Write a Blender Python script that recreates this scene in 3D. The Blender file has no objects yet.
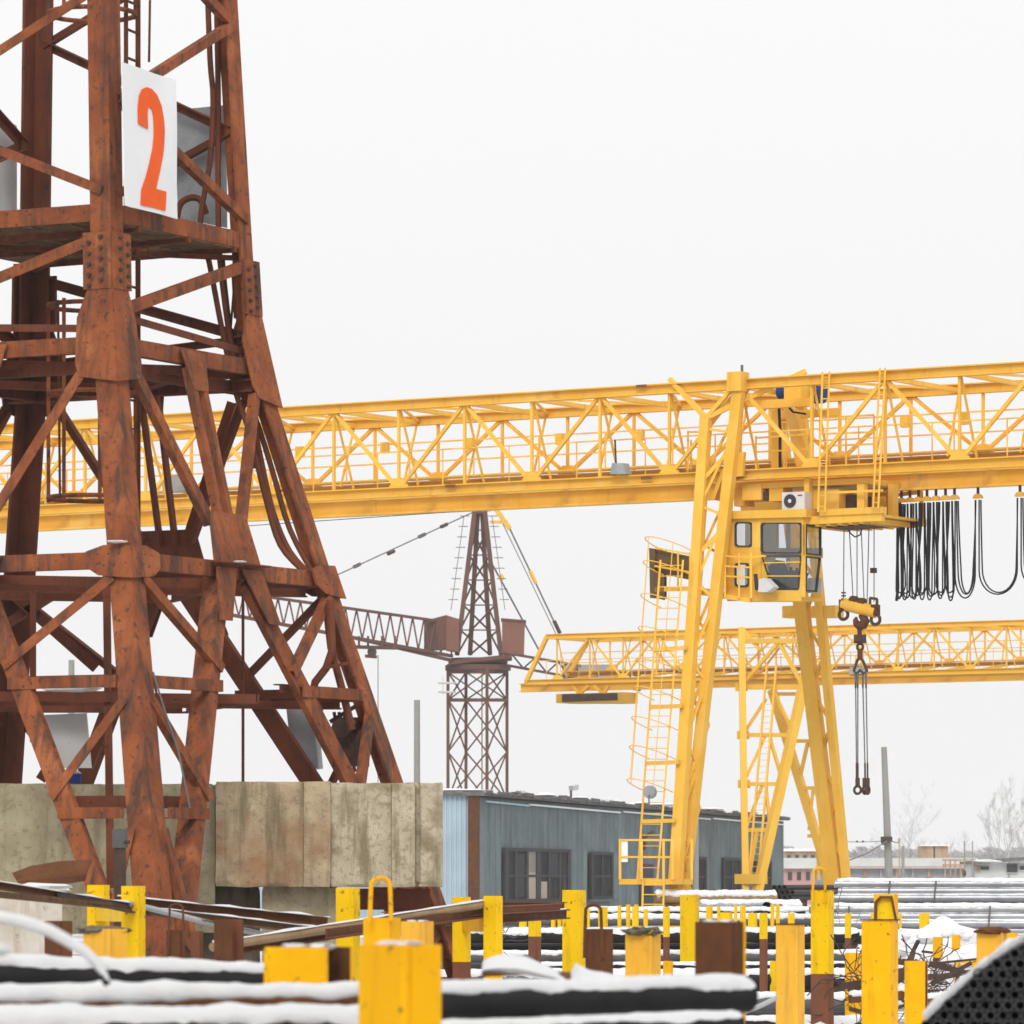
import bpy, math, random
from mathutils import Vector, Matrix, noise
R = math.radians
rnd = random.Random(11)
sc = bpy.context.scene
col = sc.collection
F, HY, H = 5000.0, 878.0, 2.2          # focal length in pixels, horizon row, eye height
Z = Vector((0, 0, 1))

def V3(*a): return Vector(a)
def P(px, py, Y): return Vector(((px - 512) / F * Y, Y, H + (HY - py) / F * Y))
def PZ(px, Y, z): return Vector(((px - 512) / F * Y, Y, z))
def rp(px, py, p0, n):                  # a pixel's ray met with a plane
    d = Vector(((px - 512) / F, 1, (HY - py) / F)); o = Vector((0, 0, H))
    return o + d * ((p0 - o).dot(n) / d.dot(n))
def lerp(a, b, t): return a + (b - a) * t
def n1(x, y=0.0, z=0.0): return noise.noise(Vector((x, y, z)))

# ------------------------------------------------------------------ mesh building
class MB:
    def __init__(s): s.v = []; s.f = []; s.m = []; s.cur = 0
    def face(s, idx): s.f.append(idx); s.m.append(s.cur)
    def ring(s, pts):
        b = len(s.v); s.v += [Vector(p) for p in pts]; return list(range(b, b + len(pts)))
    def loft(s, rings, closed=True, cap=True):
        ids = [s.ring(r) for r in rings]
        n = len(ids[0])
        for a, b in zip(ids, ids[1:]):
            for i in range(n if closed else n - 1):
                j = (i + 1) % n
                s.face([a[i], a[j], b[j], b[i]])
        if cap and closed:
            s.face(ids[0][::-1]); s.face(ids[-1])
        return s
    def axes(s, p0, p1, up):
        d = (p1 - p0).normalized()
        if abs(d.dot(up)) > 0.98: up = Vector((0, 1, 0)) if abs(d.y) < .9 else Vector((1, 0, 0))
        x = d.cross(up).normalized(); y = x.cross(d).normalized()
        return d, x, y
    def sweep(s, prof, p0, p1, up=Z):
        p0, p1 = Vector(p0), Vector(p1)
        d, x, y = s.axes(p0, p1, up)
        return s.loft([[p + x * a + y * b for a, b in prof] for p in (p0, p1)])
    def bar(s, p0, p1, w, h=None, up=Z):
        h = h or w; a, b = w / 2, h / 2
        return s.sweep([(-a, -b), (a, -b), (a, b), (-a, b)], p0, p1, up)
    def ang(s, p0, p1, w, t=.02, up=Z, flip=1):
        f = flip
        return s.sweep([(-w / 2 * f, -w / 2), (w / 2 * f, -w / 2), (w / 2 * f, -w / 2 + t), ((-w / 2 + t) * f, -w / 2 + t), ((-w / 2 + t) * f, w / 2), (-w / 2 * f, w / 2)], p0, p1, up)
    def ibeam(s, p0, p1, w, h, t=.03, up=Z):
        a, b, c = w / 2, h / 2, t / 2
        return s.sweep([(-a, -b), (a, -b), (a, -b + t), (c, -b + t), (c, b - t), (a, b - t), (a, b), (-a, b), (-a, b - t), (-c, b - t), (-c, -b + t), (-a, -b + t)], p0, p1, up)
    def chan(s, p0, p1, w, h, t=.03, up=Z, f=1):      # web height h on the -x side, flanges w
        b = h / 2
        return s.sweep([(0, -b), (w * f, -b), (w * f, -b + t), (t * f, -b + t), (t * f, b - t), (w * f, b - t), (w * f, b), (0, b)], p0, p1, up)
    def tube(s, pts, r, n=8, cap=True):
        pts = [Vector(p) for p in pts]; rs = r if isinstance(r, (list, tuple)) else [r] * len(pts)
        rings = []; x = None
        for i, p in enumerate(pts):
            d = (pts[min(i + 1, len(pts) - 1)] - pts[max(i - 1, 0)]).normalized()
            if x is None:
                up = Z if abs(d.z) < .95 else Vector((0, 1, 0)); x = d.cross(up).normalized()
            else:
                x = (x - d * x.dot(d)).normalized()
            y = x.cross(d)
            rings.append([p + (x * math.cos(k * 2 * math.pi / n) + y * math.sin(k * 2 * math.pi / n)) * rs[i] for k in range(n)])
        return s.loft(rings, True, cap)
    def torus(s, c, ax, Rr, r, n=20, m=6, a0=0, a1=2 * math.pi):
        ax = ax.normalized(); u = ax.orthogonal().normalized() if abs(ax.z) > .9 else ax.cross(Z).normalized(); w = ax.cross(u)
        full = abs(a1 - a0) > 6.2
        pts = [c + (u * math.cos(a0 + (a1 - a0) * i / n) + w * math.sin(a0 + (a1 - a0) * i / n)) * Rr for i in range(n + 1)]
        return s.tube(pts, r, m, not full)
    def box(s, c, dx, dy, dz, ax=None):
        c = Vector(c); X, Y_, Z_ = ax or (Vector((1, 0, 0)), Vector((0, 1, 0)), Z)
        q = [(-1, -1), (1, -1), (1, 1), (-1, 1)]
        return s.loft([[c + X * (a * dx / 2) + Y_ * (b * dy / 2) + Z_ * (e * dz / 2) for a, b in q] for e in (-1, 1)])
    def plate(s, pts, off):                # polygon extruded by a vector
        return s.loft([[Vector(p) for p in pts], [Vector(p) + off for p in pts]])
    def blob(s, c, r, sq=(1, 1, 1), seed=0, n=8, m=12, amp=.25, sc_=1.3):
        rings = []
        for i in range(1, n):
            th = math.pi * i / n; ring = []
            for j in range(m):
                ph = 2 * math.pi * j / m
                d = Vector((math.sin(th) * math.cos(ph), math.sin(th) * math.sin(ph), math.cos(th)))
                k = 1 + amp * n1(d.x * sc_ + seed, d.y * sc_, d.z * sc_ + seed * .7)
                ring.append(Vector(c) + Vector((d.x * sq[0], d.y * sq[1], d.z * sq[2])) * r * k)
            rings.append(ring)
        return s.loft(rings)

WL = {}
def setp(o, label=None, cat=None, group=None, kind=None):
    if label: o['label'] = label
    if cat: o['category'] = cat
    if group: o['group'] = group
    if kind: o['kind'] = kind
    return o
def thing(name, label, cat, loc=(0, 0, 0), group=None):
    o = bpy.data.objects.new(name, None); col.objects.link(o); o.empty_display_size = .3
    o.location = loc; WL[o] = Vector(loc)
    return setp(o, label, cat, group)
def mesh(name, mb, mats, off, sharp=35):
    me = bpy.data.meshes.new(name)
    me.from_pydata([tuple(v - off) for v in mb.v], [], mb.f)
    mats = mats if isinstance(mats, (list, tuple)) else [mats]
    for m in mats: me.materials.append(m)
    if len(mats) > 1: me.polygons.foreach_set('material_index', mb.m)
    me.validate(); me.update()
    me.polygons.foreach_set('use_smooth', [True] * len(me.polygons))
    me.set_sharp_from_angle(angle=R(sharp))
    return me
def part(name, mb, mats, parent, label=None, sharp=35, kind=None):
    off = WL[parent]
    o = bpy.data.objects.new(name, mesh(name, mb, mats, off, sharp)); col.objects.link(o)
    o.parent = parent; WL[o] = off
    if label: o['label'] = label
    if kind: o['kind'] = kind
    return o
def solo(name, mb, mats, label, cat, group=None, loc=None, kind=None, sharp=35):
    if loc is None:
        lo = [min(v[i] for v in mb.v) for i in range(3)]; hi = [max(v[i] for v in mb.v) for i in range(3)]
        loc = Vector(((lo[0] + hi[0]) / 2, (lo[1] + hi[1]) / 2, lo[2]))
    off = Vector(loc)
    o = bpy.data.objects.new(name, mesh(name, mb, mats, off, sharp)); col.objects.link(o); o.location = off; WL[o] = off
    return setp(o, label, cat, group, kind)

# ------------------------------------------------------------------ materials
class NT:
    def __init__(s, name):
        s.m = bpy.data.materials.new(name); s.m.use_nodes = True
        s.t = s.m.node_tree; s.b = s.t.nodes['Principled BSDF']; s.tc = s.t.nodes.new('ShaderNodeTexCoord')
    def n(s, ty, **k):
        o = s.t.nodes.new(ty)
        for a, b in k.items(): setattr(o, a, b)
        return o
    def l(s, a, b): s.t.links.new(a, b)
    def noise(s, scale, detail=5, rough=.6, stretch=(1, 1, 1), off=(0, 0, 0)):
        mp = s.n('ShaderNodeMapping'); mp.inputs['Scale'].default_value = stretch; mp.inputs['Location'].default_value = off
        s.l(s.tc.outputs['Object'], mp.inputs['Vector'])
        no = s.n('ShaderNodeTexNoise'); no.inputs['Scale'].default_value = scale; no.inputs['Detail'].default_value = detail; no.inputs['Roughness'].default_value = rough
        s.l(mp.outputs['Vector'], no.inputs['Vector']); return no.outputs['Fac']
    def ramp(s, fac, a, b, ca=0.0, cb=1.0):
        r = s.n('ShaderNodeMapRange'); r.inputs['From Min'].default_value = a; r.inputs['From Max'].default_value = b
        r.inputs['To Min'].default_value = ca; r.inputs['To Max'].default_value = cb
        s.l(fac, r.inputs['Value']); return r.outputs['Result']
    def mix(s, fac, a, b):
        x = s.n('ShaderNodeMix', data_type='RGBA')
        if hasattr(fac, 'is_linked'): s.l(fac, x.inputs['Factor'])
        else: x.inputs['Factor'].default_value = fac
        for v, i in ((a, 'A'), (b, 'B')):
            sock = [q for q in x.inputs if q.name == i and q.type == 'RGBA'][0]
            if hasattr(v, 'is_linked'): s.l(v, sock)
            else: sock.default_value = (*v, 1)
        return [q for q in x.outputs if q.type == 'RGBA'][0]
    def bump(s, fac, st, dist=.02):
        b = s.n('ShaderNodeBump'); b.inputs['Strength'].default_value = st; b.inputs['Distance'].default_value = dist
        s.l(fac, b.inputs['Height']); s.l(b.outputs['Normal'], s.b.inputs['Normal'])

def worn(name, c1, c2, rough=.6, metal=0, scale=1.5, streak=None, spots=None, bump=.15, patch=None, bscale=25, spec=.12, vary=.22):
    """base colour wandering between c1 and c2, vertical streaks, chipped spots, large patches"""
    t = NT(name)
    c = t.mix(t.ramp(t.noise(scale), .35, .68), c1, c2)
    if patch: c = t.mix(t.ramp(t.noise(patch[2], 3, .55, off=(7, 3, 1)), patch[1], patch[1] + .14, 0, patch[3]), c, patch[0])
    if streak: c = t.mix(t.ramp(t.noise(streak[2], 4, .65, (1, 1, .12), (3, 9, 4)), streak[1], streak[1] + .18, 0, streak[3]), c, streak[0])
    if spots: c = t.mix(t.ramp(t.noise(spots[2], 6, .7, off=(1, 5, 8)), spots[1], spots[1] + .06, 0, spots[3]), c, spots[0])
    if vary:                                   # every member a touch lighter or darker than its neighbour
        oi = t.n('ShaderNodeObjectInfo'); c = t.mix(t.ramp(oi.outputs['Random'], 0, 1, 0, vary), c, tuple(x * .62 for x in c2))
    t.l(c, t.b.inputs['Base Color'])
    fine = t.noise(bscale, 4, .7)
    t.l(t.ramp(fine, .3, .7, rough - .12, min(1, rough + .12)), t.b.inputs['Roughness'])
    t.b.inputs['Metallic'].default_value = metal
    t.b.inputs['Specular IOR Level'].default_value = spec
    if bump: t.bump(fine, bump)
    return t.m

M = {}
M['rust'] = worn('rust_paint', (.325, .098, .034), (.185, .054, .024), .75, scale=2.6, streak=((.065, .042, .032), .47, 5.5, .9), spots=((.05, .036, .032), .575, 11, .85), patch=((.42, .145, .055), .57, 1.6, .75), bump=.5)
M['rust_d'] = worn('rust_paint_old_and_shade', (.19, .058, .028), (.12, .040, .022), .8, scale=1.3, streak=((.06, .032, .025), .52, 6, .8), spots=((.05, .03, .025), .6, 8, .8), bump=.3)  # old paint on small fittings; painted-in shade on far and inner tower members
M['steel_dark'] = worn('dark_steel', (.06, .04, .035), (.10, .06, .045), .7, scale=6, bump=.2)
M['rust_raw'] = worn('raw_rust', (.15, .058, .022), (.09, .036, .018), .85, scale=4, streak=((.05, .025, .016), .55, 10, .7), bump=.35)
M['oxide'] = worn('oxide_primer', (.22, .085, .045), (.17, .065, .036), .8, scale=3, streak=((.09, .05, .03), .56, 8, .6))
M['yellow'] = worn('gantry_yellow', (.88, .53, .085), (.82, .45, .045), .5, scale=1.1, streak=((.50, .27, .055), .56, 3.2, .6), spots=((.24, .12, .045), .655, 9, .75), patch=((.90, .64, .20), .57, .8, .55), bump=.08, vary=.3)
M['yellow_f'] = worn('gantry_yellow_far', (.86, .52, .065), (.80, .45, .045), .5, scale=.5, streak=((.55, .28, .06), .60, 2, .5), bump=0)
M['post'] = worn('post_yellow', (.90, .58, .002), (.82, .49, .003), .45, scale=1.9, streak=((.52, .27, .008), .54, 6, .6), spots=((.15, .07, .02), .595, 13, .9), patch=((.66, .36, .01), .58, 2.3, .6), bump=.25, spec=.08)
M['post_or'] = worn('post_orange', (.90, .465, .002), (.82, .40, .003), .45, scale=1.8, streak=((.50, .22, .008), .55, 6, .6), spots=((.15, .07, .02), .60, 12, .9), patch=((.90, .55, .003), .56, 2.1, .6), bump=.25, spec=.08)
M['post_pale'] = worn('post_faded', (.86, .47, .045), (.76, .38, .035), .6, scale=2.2, streak=((.42, .22, .06), .55, 7, .6), spots=((.20, .10, .04), .63, 9, .85), bump=.12)
M['concrete'] = worn('stained_concrete', (.62, .545, .41), (.47, .405, .29), .9, scale=3.6, streak=((.17, .135, .065), .50, 7, .85), spots=((.25, .20, .115), .52, 15, .6), patch=((.20, .155, .07), .53, 2.2, .85), bump=.8, bscale=45)
M['concrete_r'] = worn('rust_stained_concrete', (.50, .40, .26), (.37, .285, .18), .9, scale=3.2, streak=((.14, .11, .065), .50, 5, .75), spots=((.20, .15, .09), .55, 17, .55), patch=((.30, .145, .07), .47, 1.1, .8), bump=.8, bscale=45)
M['concrete_b'] = worn('concrete_olive', (.46, .40, .27), (.33, .285, .18), .9, scale=3.2, streak=((.17, .145, .08), .50, 6, .6), spots=((.20, .165, .085), .55, 17, .55), bump=.8, bscale=45)
M['concrete_d'] = worn('concrete_shade_dark', (.17, .14, .10), (.09, .08, .06), .9, scale=2.4, streak=((.05, .05, .035), .5, 6, .8), bump=.4)
M['cab_brown'] = worn('brown_box_paint', (.17, .105, .045), (.12, .075, .035), .75, scale=2, bump=0)
M['whitewash'] = worn('whitewashed_concrete', (.62, .58, .52), (.48, .43, .36), .9, scale=2.5, streak=((.33, .21, .12), .55, 5, .75), spots=((.25, .2, .14), .62, 9, .7), bump=.4)
M['polec'] = worn('pole_concrete', (.34, .335, .31), (.28, .275, .25), .9, scale=1, bump=.2)
M['blue'] = worn('blue_sheeting', (.185, .23, .24), (.125, .165, .175), .65, scale=.7, streak=((.085, .085, .08), .52, 1.3, .75), spots=((.13, .085, .06), .62, 3.2, .75), patch=((.27, .32, .33), .57, .35, .6), bump=0)
M['blue_l'] = worn('blue_sheeting_light', (.43, .54, .61), (.35, .46, .53), .55, scale=.6, streak=((.30, .36, .40), .58, 2, .6), bump=0)
M['fascia'] = worn('roof_felt', (.10, .10, .10), (.19, .18, .17), .9, scale=3, bump=.3)
M['frame_d'] = worn('window_steel', (.035, .035, .04), (.06, .06, .06), .7, scale=3, bump=0)
M['pane'] = worn('dirty_pane', (.022, .022, .026), (.045, .043, .042), .7, scale=1.2, streak=((.20, .185, .16), .60, 1.5, .7), spots=((.30, .27, .22), .66, 3, .6), bump=0, spec=.03)
M['board'] = worn('pale_board', (.48, .40, .32), (.40, .34, .28), .9, scale=2, bump=0)
M['black'] = worn('black_plastic', (.012, .012, .013), (.022, .021, .021), .55, scale=5, bump=.1)
M['tube_b'] = worn('black_tube', (.045, .045, .046), (.06, .06, .06), .6, scale=8, bump=0, spec=.2)
M['galv'] = worn('galvanised_pipe', (.46, .47, .49), (.33, .34, .36), .35, metal=.55, scale=2.5, streak=((.35, .34, .33), .6, 3, .5), bump=.05)
M['tan_pipe'] = worn('tan_pipe', (.33, .22, .12), (.26, .17, .09), .8, scale=3, bump=.2)
M['grey_pipe'] = worn('dark_grey_pipe', (.13, .13, .135), (.09, .09, .09), .6, scale=3, bump=.1)
M['greysheet'] = worn('grey_sheet', (.40, .42, .44), (.30, .32, .33), .6, metal=.3, scale=2, spots=((.18, .19, .19), .56, 40, .6), bump=.1)
M['white_sheet'] = worn('white_sheet', (.62, .63, .64), (.55, .56, .56), .6, scale=2, spots=((.30, .30, .29), .62, 12, .7), bump=.05)
M['signwhite'] = worn('sign_white', (.83, .84, .85), (.78, .79, .80), .45, scale=2, streak=((.45, .42, .38), .67, 9, .7), spots=((.30, .22, .15), .72, 7, .8), bump=.02)
M['signred'] = worn('sign_orange', (.84, .12, .015), (.76, .10, .015), .5, scale=3, spots=((.80, .78, .75), .74, 9, .7), bump=0)
M['wood'] = worn('weathered_plank', (.20, .115, .06), (.12, .065, .036), .9, scale=3, streak=((.06, .035, .02), .52, 6, .7), bump=.5)
M['brown'] = worn('brown_steel', (.155, .075, .055), (.115, .058, .045), .75, scale=.7, bump=0)
M['browncab'] = worn('brown_cab', (.235, .105, .075), (.19, .085, .06), .7, scale=.6, streak=((.12, .06, .045), .56, 1.2, .6), bump=0)
M['wire'] = worn('steel_rope', (.12, .12, .12), (.16, .16, .16), .6, scale=3, bump=0)
M['cable'] = worn('rubber_cable', (.014, .014, .015), (.022, .022, .022), .5, scale=3, bump=0)
M['blue_motor'] = worn('blue_motor', (.01, .055, .22), (.01, .045, .18), .4, scale=3, bump=0)
M['acwhite'] = worn('ac_white', (.70, .68, .64), (.63, .61, .58), .5, scale=3, bump=0)
M['redmark'] = worn('red_mark', (.5, .04, .03), (.45, .04, .03), .5, bump=0)
M['cabin_in'] = worn('cab_lining', (.62, .58, .50), (.54, .51, .45), .8, scale=2, bump=0)
M['seat'] = worn('seat_cloth', (.035, .038, .045), (.06, .06, .07), .8, scale=6, bump=0)
M['bark'] = worn('birch_bark', (.55, .54, .53), (.36, .35, .34), .9, scale=2, bump=0)
M['twig'] = worn('bare_twig', (.44, .43, .42), (.34, .33, .325), .9, scale=2, bump=0)  # bark and twigs lightened, haze fading put into the colour
M['wood_far'] = worn('far_trunk', (.30, .295, .30), (.20, .195, .20), .9, scale=.2, bump=0)  # pale grey carries the haze over the distant woods in the colour
M['far_wall'] = worn('far_wall', (.36, .36, .38), (.28, .28, .30), .9, scale=.3, streak=((.20, .17, .15), .58, .6, .7), bump=0)
M['far_pink'] = worn('far_pink', (.55, .30, .28), (.45, .24, .23), .9, scale=.4, streak=((.55, .50, .48), .5, .7, .8), bump=0)
M['far_white'] = worn('far_white', (.62, .64, .62), (.52, .54, .52), .8, scale=.5, spots=((.35, .15, .08), .66, .9, .8), bump=0)
M['far_rust'] = worn('far_rust', (.40, .24, .13), (.50, .40, .28), .9, scale=.7, streak=((.25, .10, .05), .52, 1.2, .8), bump=0)
M['tarp'] = worn('blue_plastic', (.02, .05, .30), (.02, .04, .22), .5, bump=0)

def snow_mat():
    t = NT('snow')
    c = t.mix(t.ramp(t.noise(3.5), .35, .7), (.92, .925, .935), (.87, .88, .90))
    t.l(c, t.b.inputs['Base Color']); t.b.inputs['Roughness'].default_value = .75
    t.b.inputs['Specular IOR Level'].default_value = .25
    c = t.mix(t.ramp(t.noise(9, 7, .7, off=(4, 4, 2)), .63, .72, 0, .4), c, (.66, .65, .64)); t.l(c, t.b.inputs['Base Color'])
    t.bump(t.noise(26, 7, .75), .8, .05); return t.m
M['snow'] = snow_mat()
def ground_mat():
    t = NT('snowy_ground')
    c = t.mix(t.ramp(t.noise(.35, 6, .6), .40, .66), (.88, .89, .91), (.80, .81, .83))
    c = t.mix(t.ramp(t.noise(.9, 8, .68, off=(5, 2, 0)), .47, .56, 0, .92), c, (.12, .10, .085))
    c = t.mix(t.ramp(t.noise(.07, 4, .6, off=(1, 8, 0)), .50, .62, 0, .6), c, (.30, .27, .24))
    t.l(c, t.b.inputs['Base Color']); t.b.inputs['Roughness'].default_value = .85
    t.bump(t.noise(1.7, 8, .7), .6, .15); return t.m
M['ground'] = ground_mat()
def glass_mat(name, tint, fac):
    t = NT(name); tr = t.n('ShaderNodeBsdfTransparent'); tr.inputs[0].default_value = (*tint, 1)
    gl = t.n('ShaderNodeBsdfGlossy'); gl.inputs['Roughness'].default_value = .03; gl.inputs[0].default_value = (.9, .92, .95, 1)
    fr = t.n('ShaderNodeValue'); fr.outputs[0].default_value = .05
    mx = t.n('ShaderNodeMixShader'); add = t.n('ShaderNodeMath', operation='ADD'); add.inputs[1].default_value = fac
    t.l(fr.outputs[0], add.inputs[0]); t.l(add.outputs[0], mx.inputs[0]); t.l(tr.outputs[0], mx.inputs[1]); t.l(gl.outputs[0], mx.inputs[2])
    out = [q for q in t.t.nodes if q.type == 'OUTPUT_MATERIAL'][0]; t.l(mx.outputs[0], out.inputs['Surface'])
    return t.m
M['glass'] = glass_mat('cab_glass', (.84, .86, .87), .02)

# ------------------------------------------------------------------ camera, light, air
cam = bpy.data.cameras.new('camera'); co = bpy.data.objects.new('camera', cam); col.objects.link(co)
co.location = (0, 0, H); co.rotation_euler = (R(90), 0, 0)
cam.sensor_width = 36; cam.lens = F / 1024 * 36; cam.shift_y = (HY - 512) / 1024; cam.clip_start = .5; cam.clip_end = 9000
cam.dof.use_dof = True; cam.dof.focus_distance = 90; cam.dof.aperture_fstop = 6.8
sc.camera = co
sc.cycles.volume_bounces = 8; sc.cycles.max_bounces = 14; sc.cycles.transparent_max_bounces = 16
SUN_EL, SUN_AZ = 37, -6           # sun fairly high behind the camera, under cloud
w = bpy.data.worlds.new('World'); sc.world = w; w.use_nodes = True
nt = w.node_tree; bg = nt.nodes['Background']
sky = nt.nodes.new('ShaderNodeTexSky'); sky.sky_type = 'NISHITA'; sky.sun_disc = False
sky.sun_elevation = R(SUN_EL); sky.sun_rotation = R(180 + SUN_AZ)
sky.air_density = 1; sky.dust_density = 4
hs = nt.nodes.new('ShaderNodeHueSaturation'); hs.inputs['Saturation'].default_value = .1
mx = nt.nodes.new('ShaderNodeMix'); mx.data_type = 'RGBA'; mx.inputs['Factor'].default_value = .9
ca = [q for q in mx.inputs if q.type == 'RGBA']
nt.links.new(sky.outputs[0], hs.inputs['Color']); nt.links.new(hs.outputs[0], ca[0]); ca[1].default_value = (9.8, 9.8, 9.82, 1)
tcw = nt.nodes.new('ShaderNodeTexCoord'); sep = nt.nodes.new('ShaderNodeSeparateXYZ'); nt.links.new(tcw.outputs['Generated'], sep.inputs[0])
mr = nt.nodes.new('ShaderNodeMapRange'); mr.inputs['From Min'].default_value = 0.0; mr.inputs['From Max'].default_value = 1.0
mr.inputs['To Min'].default_value = .965; mr.inputs['To Max'].default_value = 1.38; nt.links.new(sep.outputs['Z'], mr.inputs['Value'])
vm = nt.nodes.new('ShaderNodeVectorMath'); vm.operation = 'SCALE'; nt.links.new([q for q in mx.outputs if q.type == 'RGBA'][0], vm.inputs[0]); nt.links.new(mr.outputs[0], vm.inputs['Scale'])
nt.links.new(vm.outputs[0], bg.inputs['Color']); bg.inputs['Strength'].default_value = .1
sl = bpy.data.lights.new('sun', 'SUN'); sl.energy = 1.5; sl.angle = R(20); sl.color = (1, .96, .9)
so = bpy.data.objects.new('sun', sl); col.objects.link(so)
dirn = Vector((-math.sin(R(-SUN_AZ)) * math.cos(R(SUN_EL)), -math.cos(R(SUN_AZ)) * math.cos(R(SUN_EL)), math.sin(R(SUN_EL))))
so.rotation_euler = dirn.to_track_quat('Z', 'Y').to_euler(); so.location = (-20, -20, 60)
sc.view_settings.view_transform = 'Standard'; sc.view_settings.look = 'None'; sc.view_settings.gamma = 1; sc.view_settings.exposure = 0.0

HAZE = .00019
hz = MB(); hz.box((0, 950, 19.4), 1300, 2100, 41)
hm = bpy.data.materials.new('haze'); hm.use_nodes = True; ht = hm.node_tree; ht.nodes.clear()
pv = ht.nodes.new('ShaderNodeVolumePrincipled'); pv.inputs['Color'].default_value = (.97, .97, .98, 1); pv.inputs['Density'].default_value = HAZE
pv.inputs['Anisotropy'].default_value = 0.0
ho = ht.nodes.new('ShaderNodeOutputMaterial'); ht.links.new(pv.outputs[0], ho.inputs['Volume'])
solo('haze', hz, hm, None, None, kind='stuff')

# ------------------------------------------------------------------ ground
g = MB()
xs = [-640, -300, -120] + [-40 + 2 * i for i in range(41)] + [120, 300, 640]
ys = [-90, -20] + [5 + 2.5 * i for i in range(60)] + [200, 300, 500, 900, 1400, 1990]
ids = [g.ring([Vector((x, y, 0.10 * n1(x * .35, y * .35) if abs(x) < 45 and 4 < y < 160 else 0)) for x in xs]) for y in ys]
for a, b in zip(ids, ids[1:]):
    for i in range(len(xs) - 1): g.face([a[i], a[i + 1], b[i + 1], b[i]])
solo('snow_ground', g, M['ground'], None, None, kind='structure', loc=(0, 0, 0))
# ================================================================== rusty tower crane number two
TC = Vector((-5.30, 59.89, 0)); dR = Vector((.469, .883, 0)); dL = Vector((-.883, .469, 0))
SZ = [(14.2, 2.82), (12.9, 2.92), (8.6, 3.30), (5.84, 4.62), (3.4, 5.86), (.7, 7.25)]
def side(z):
    for (za, sa), (zb, sb) in zip(SZ, SZ[1:]):
        if z >= zb: return sa + (sb - sa) * (za - z) / (za - zb)
    return SZ[-1][1]
SG = {'N': (-1, -1), 'R': (1, -1), 'F': (1, 1), 'L': (-1, 1)}
def corner(k, z):
    a, b = SG[k]; s_ = side(z) / 2
    p = TC + dR * (a * s_) + dL * (b * s_); p.z = z; return p
tower = thing('tower_crane', 'large rust painted lattice tower rising out of the frame, carrying the 2 sign', 'tower crane', (TC.x, TC.y, 0))
# legs: angle sections with both flanges in the faces
for k in 'NRFL':
    a, b = SG[k]; m = MB(); rings = []
    for z, _ in SZ:
        w_ = .275 + .006 * max(0, 8.5 - z); t_ = .035
        p = corner(k, z); x = dR * -a; y = dL * -b
        rings.append([p, p + x * w_, p + x * w_ + y * t_, p + x * t_ + y * t_, p + x * t_ + y * w_, p + y * w_])
    m.loft(rings); part('leg', m, M['rust'] if k in 'NR' else M['rust_d'], tower)  # far legs in the darker rust, shade put into the colour
FACES = [('R', 'N', -dL), ('N', 'L', -dR), ('L', 'F', dL), ('F', 'R', dR)]
def fp(A, B, t, z, n, o=0.0): return lerp(corner(A, z), corner(B, z), t) + n * o
def flat(name, p0, p1, w_, n, mat, d=.10):
    m = MB(); d_ = (p1 - p0).normalized(); t = .016
    w_ *= .86; m.sweep([(-w_ / 2, d / 2), (-w_ / 2, d / 2 - t), (w_ / 2 - t, d / 2 - t), (w_ / 2 - t, -d / 2), (w_ / 2, -d / 2), (w_ / 2, d / 2)][::-1], p0, p1, n)
    return part(name, m, mat, tower)
bolt = MB()
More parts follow.
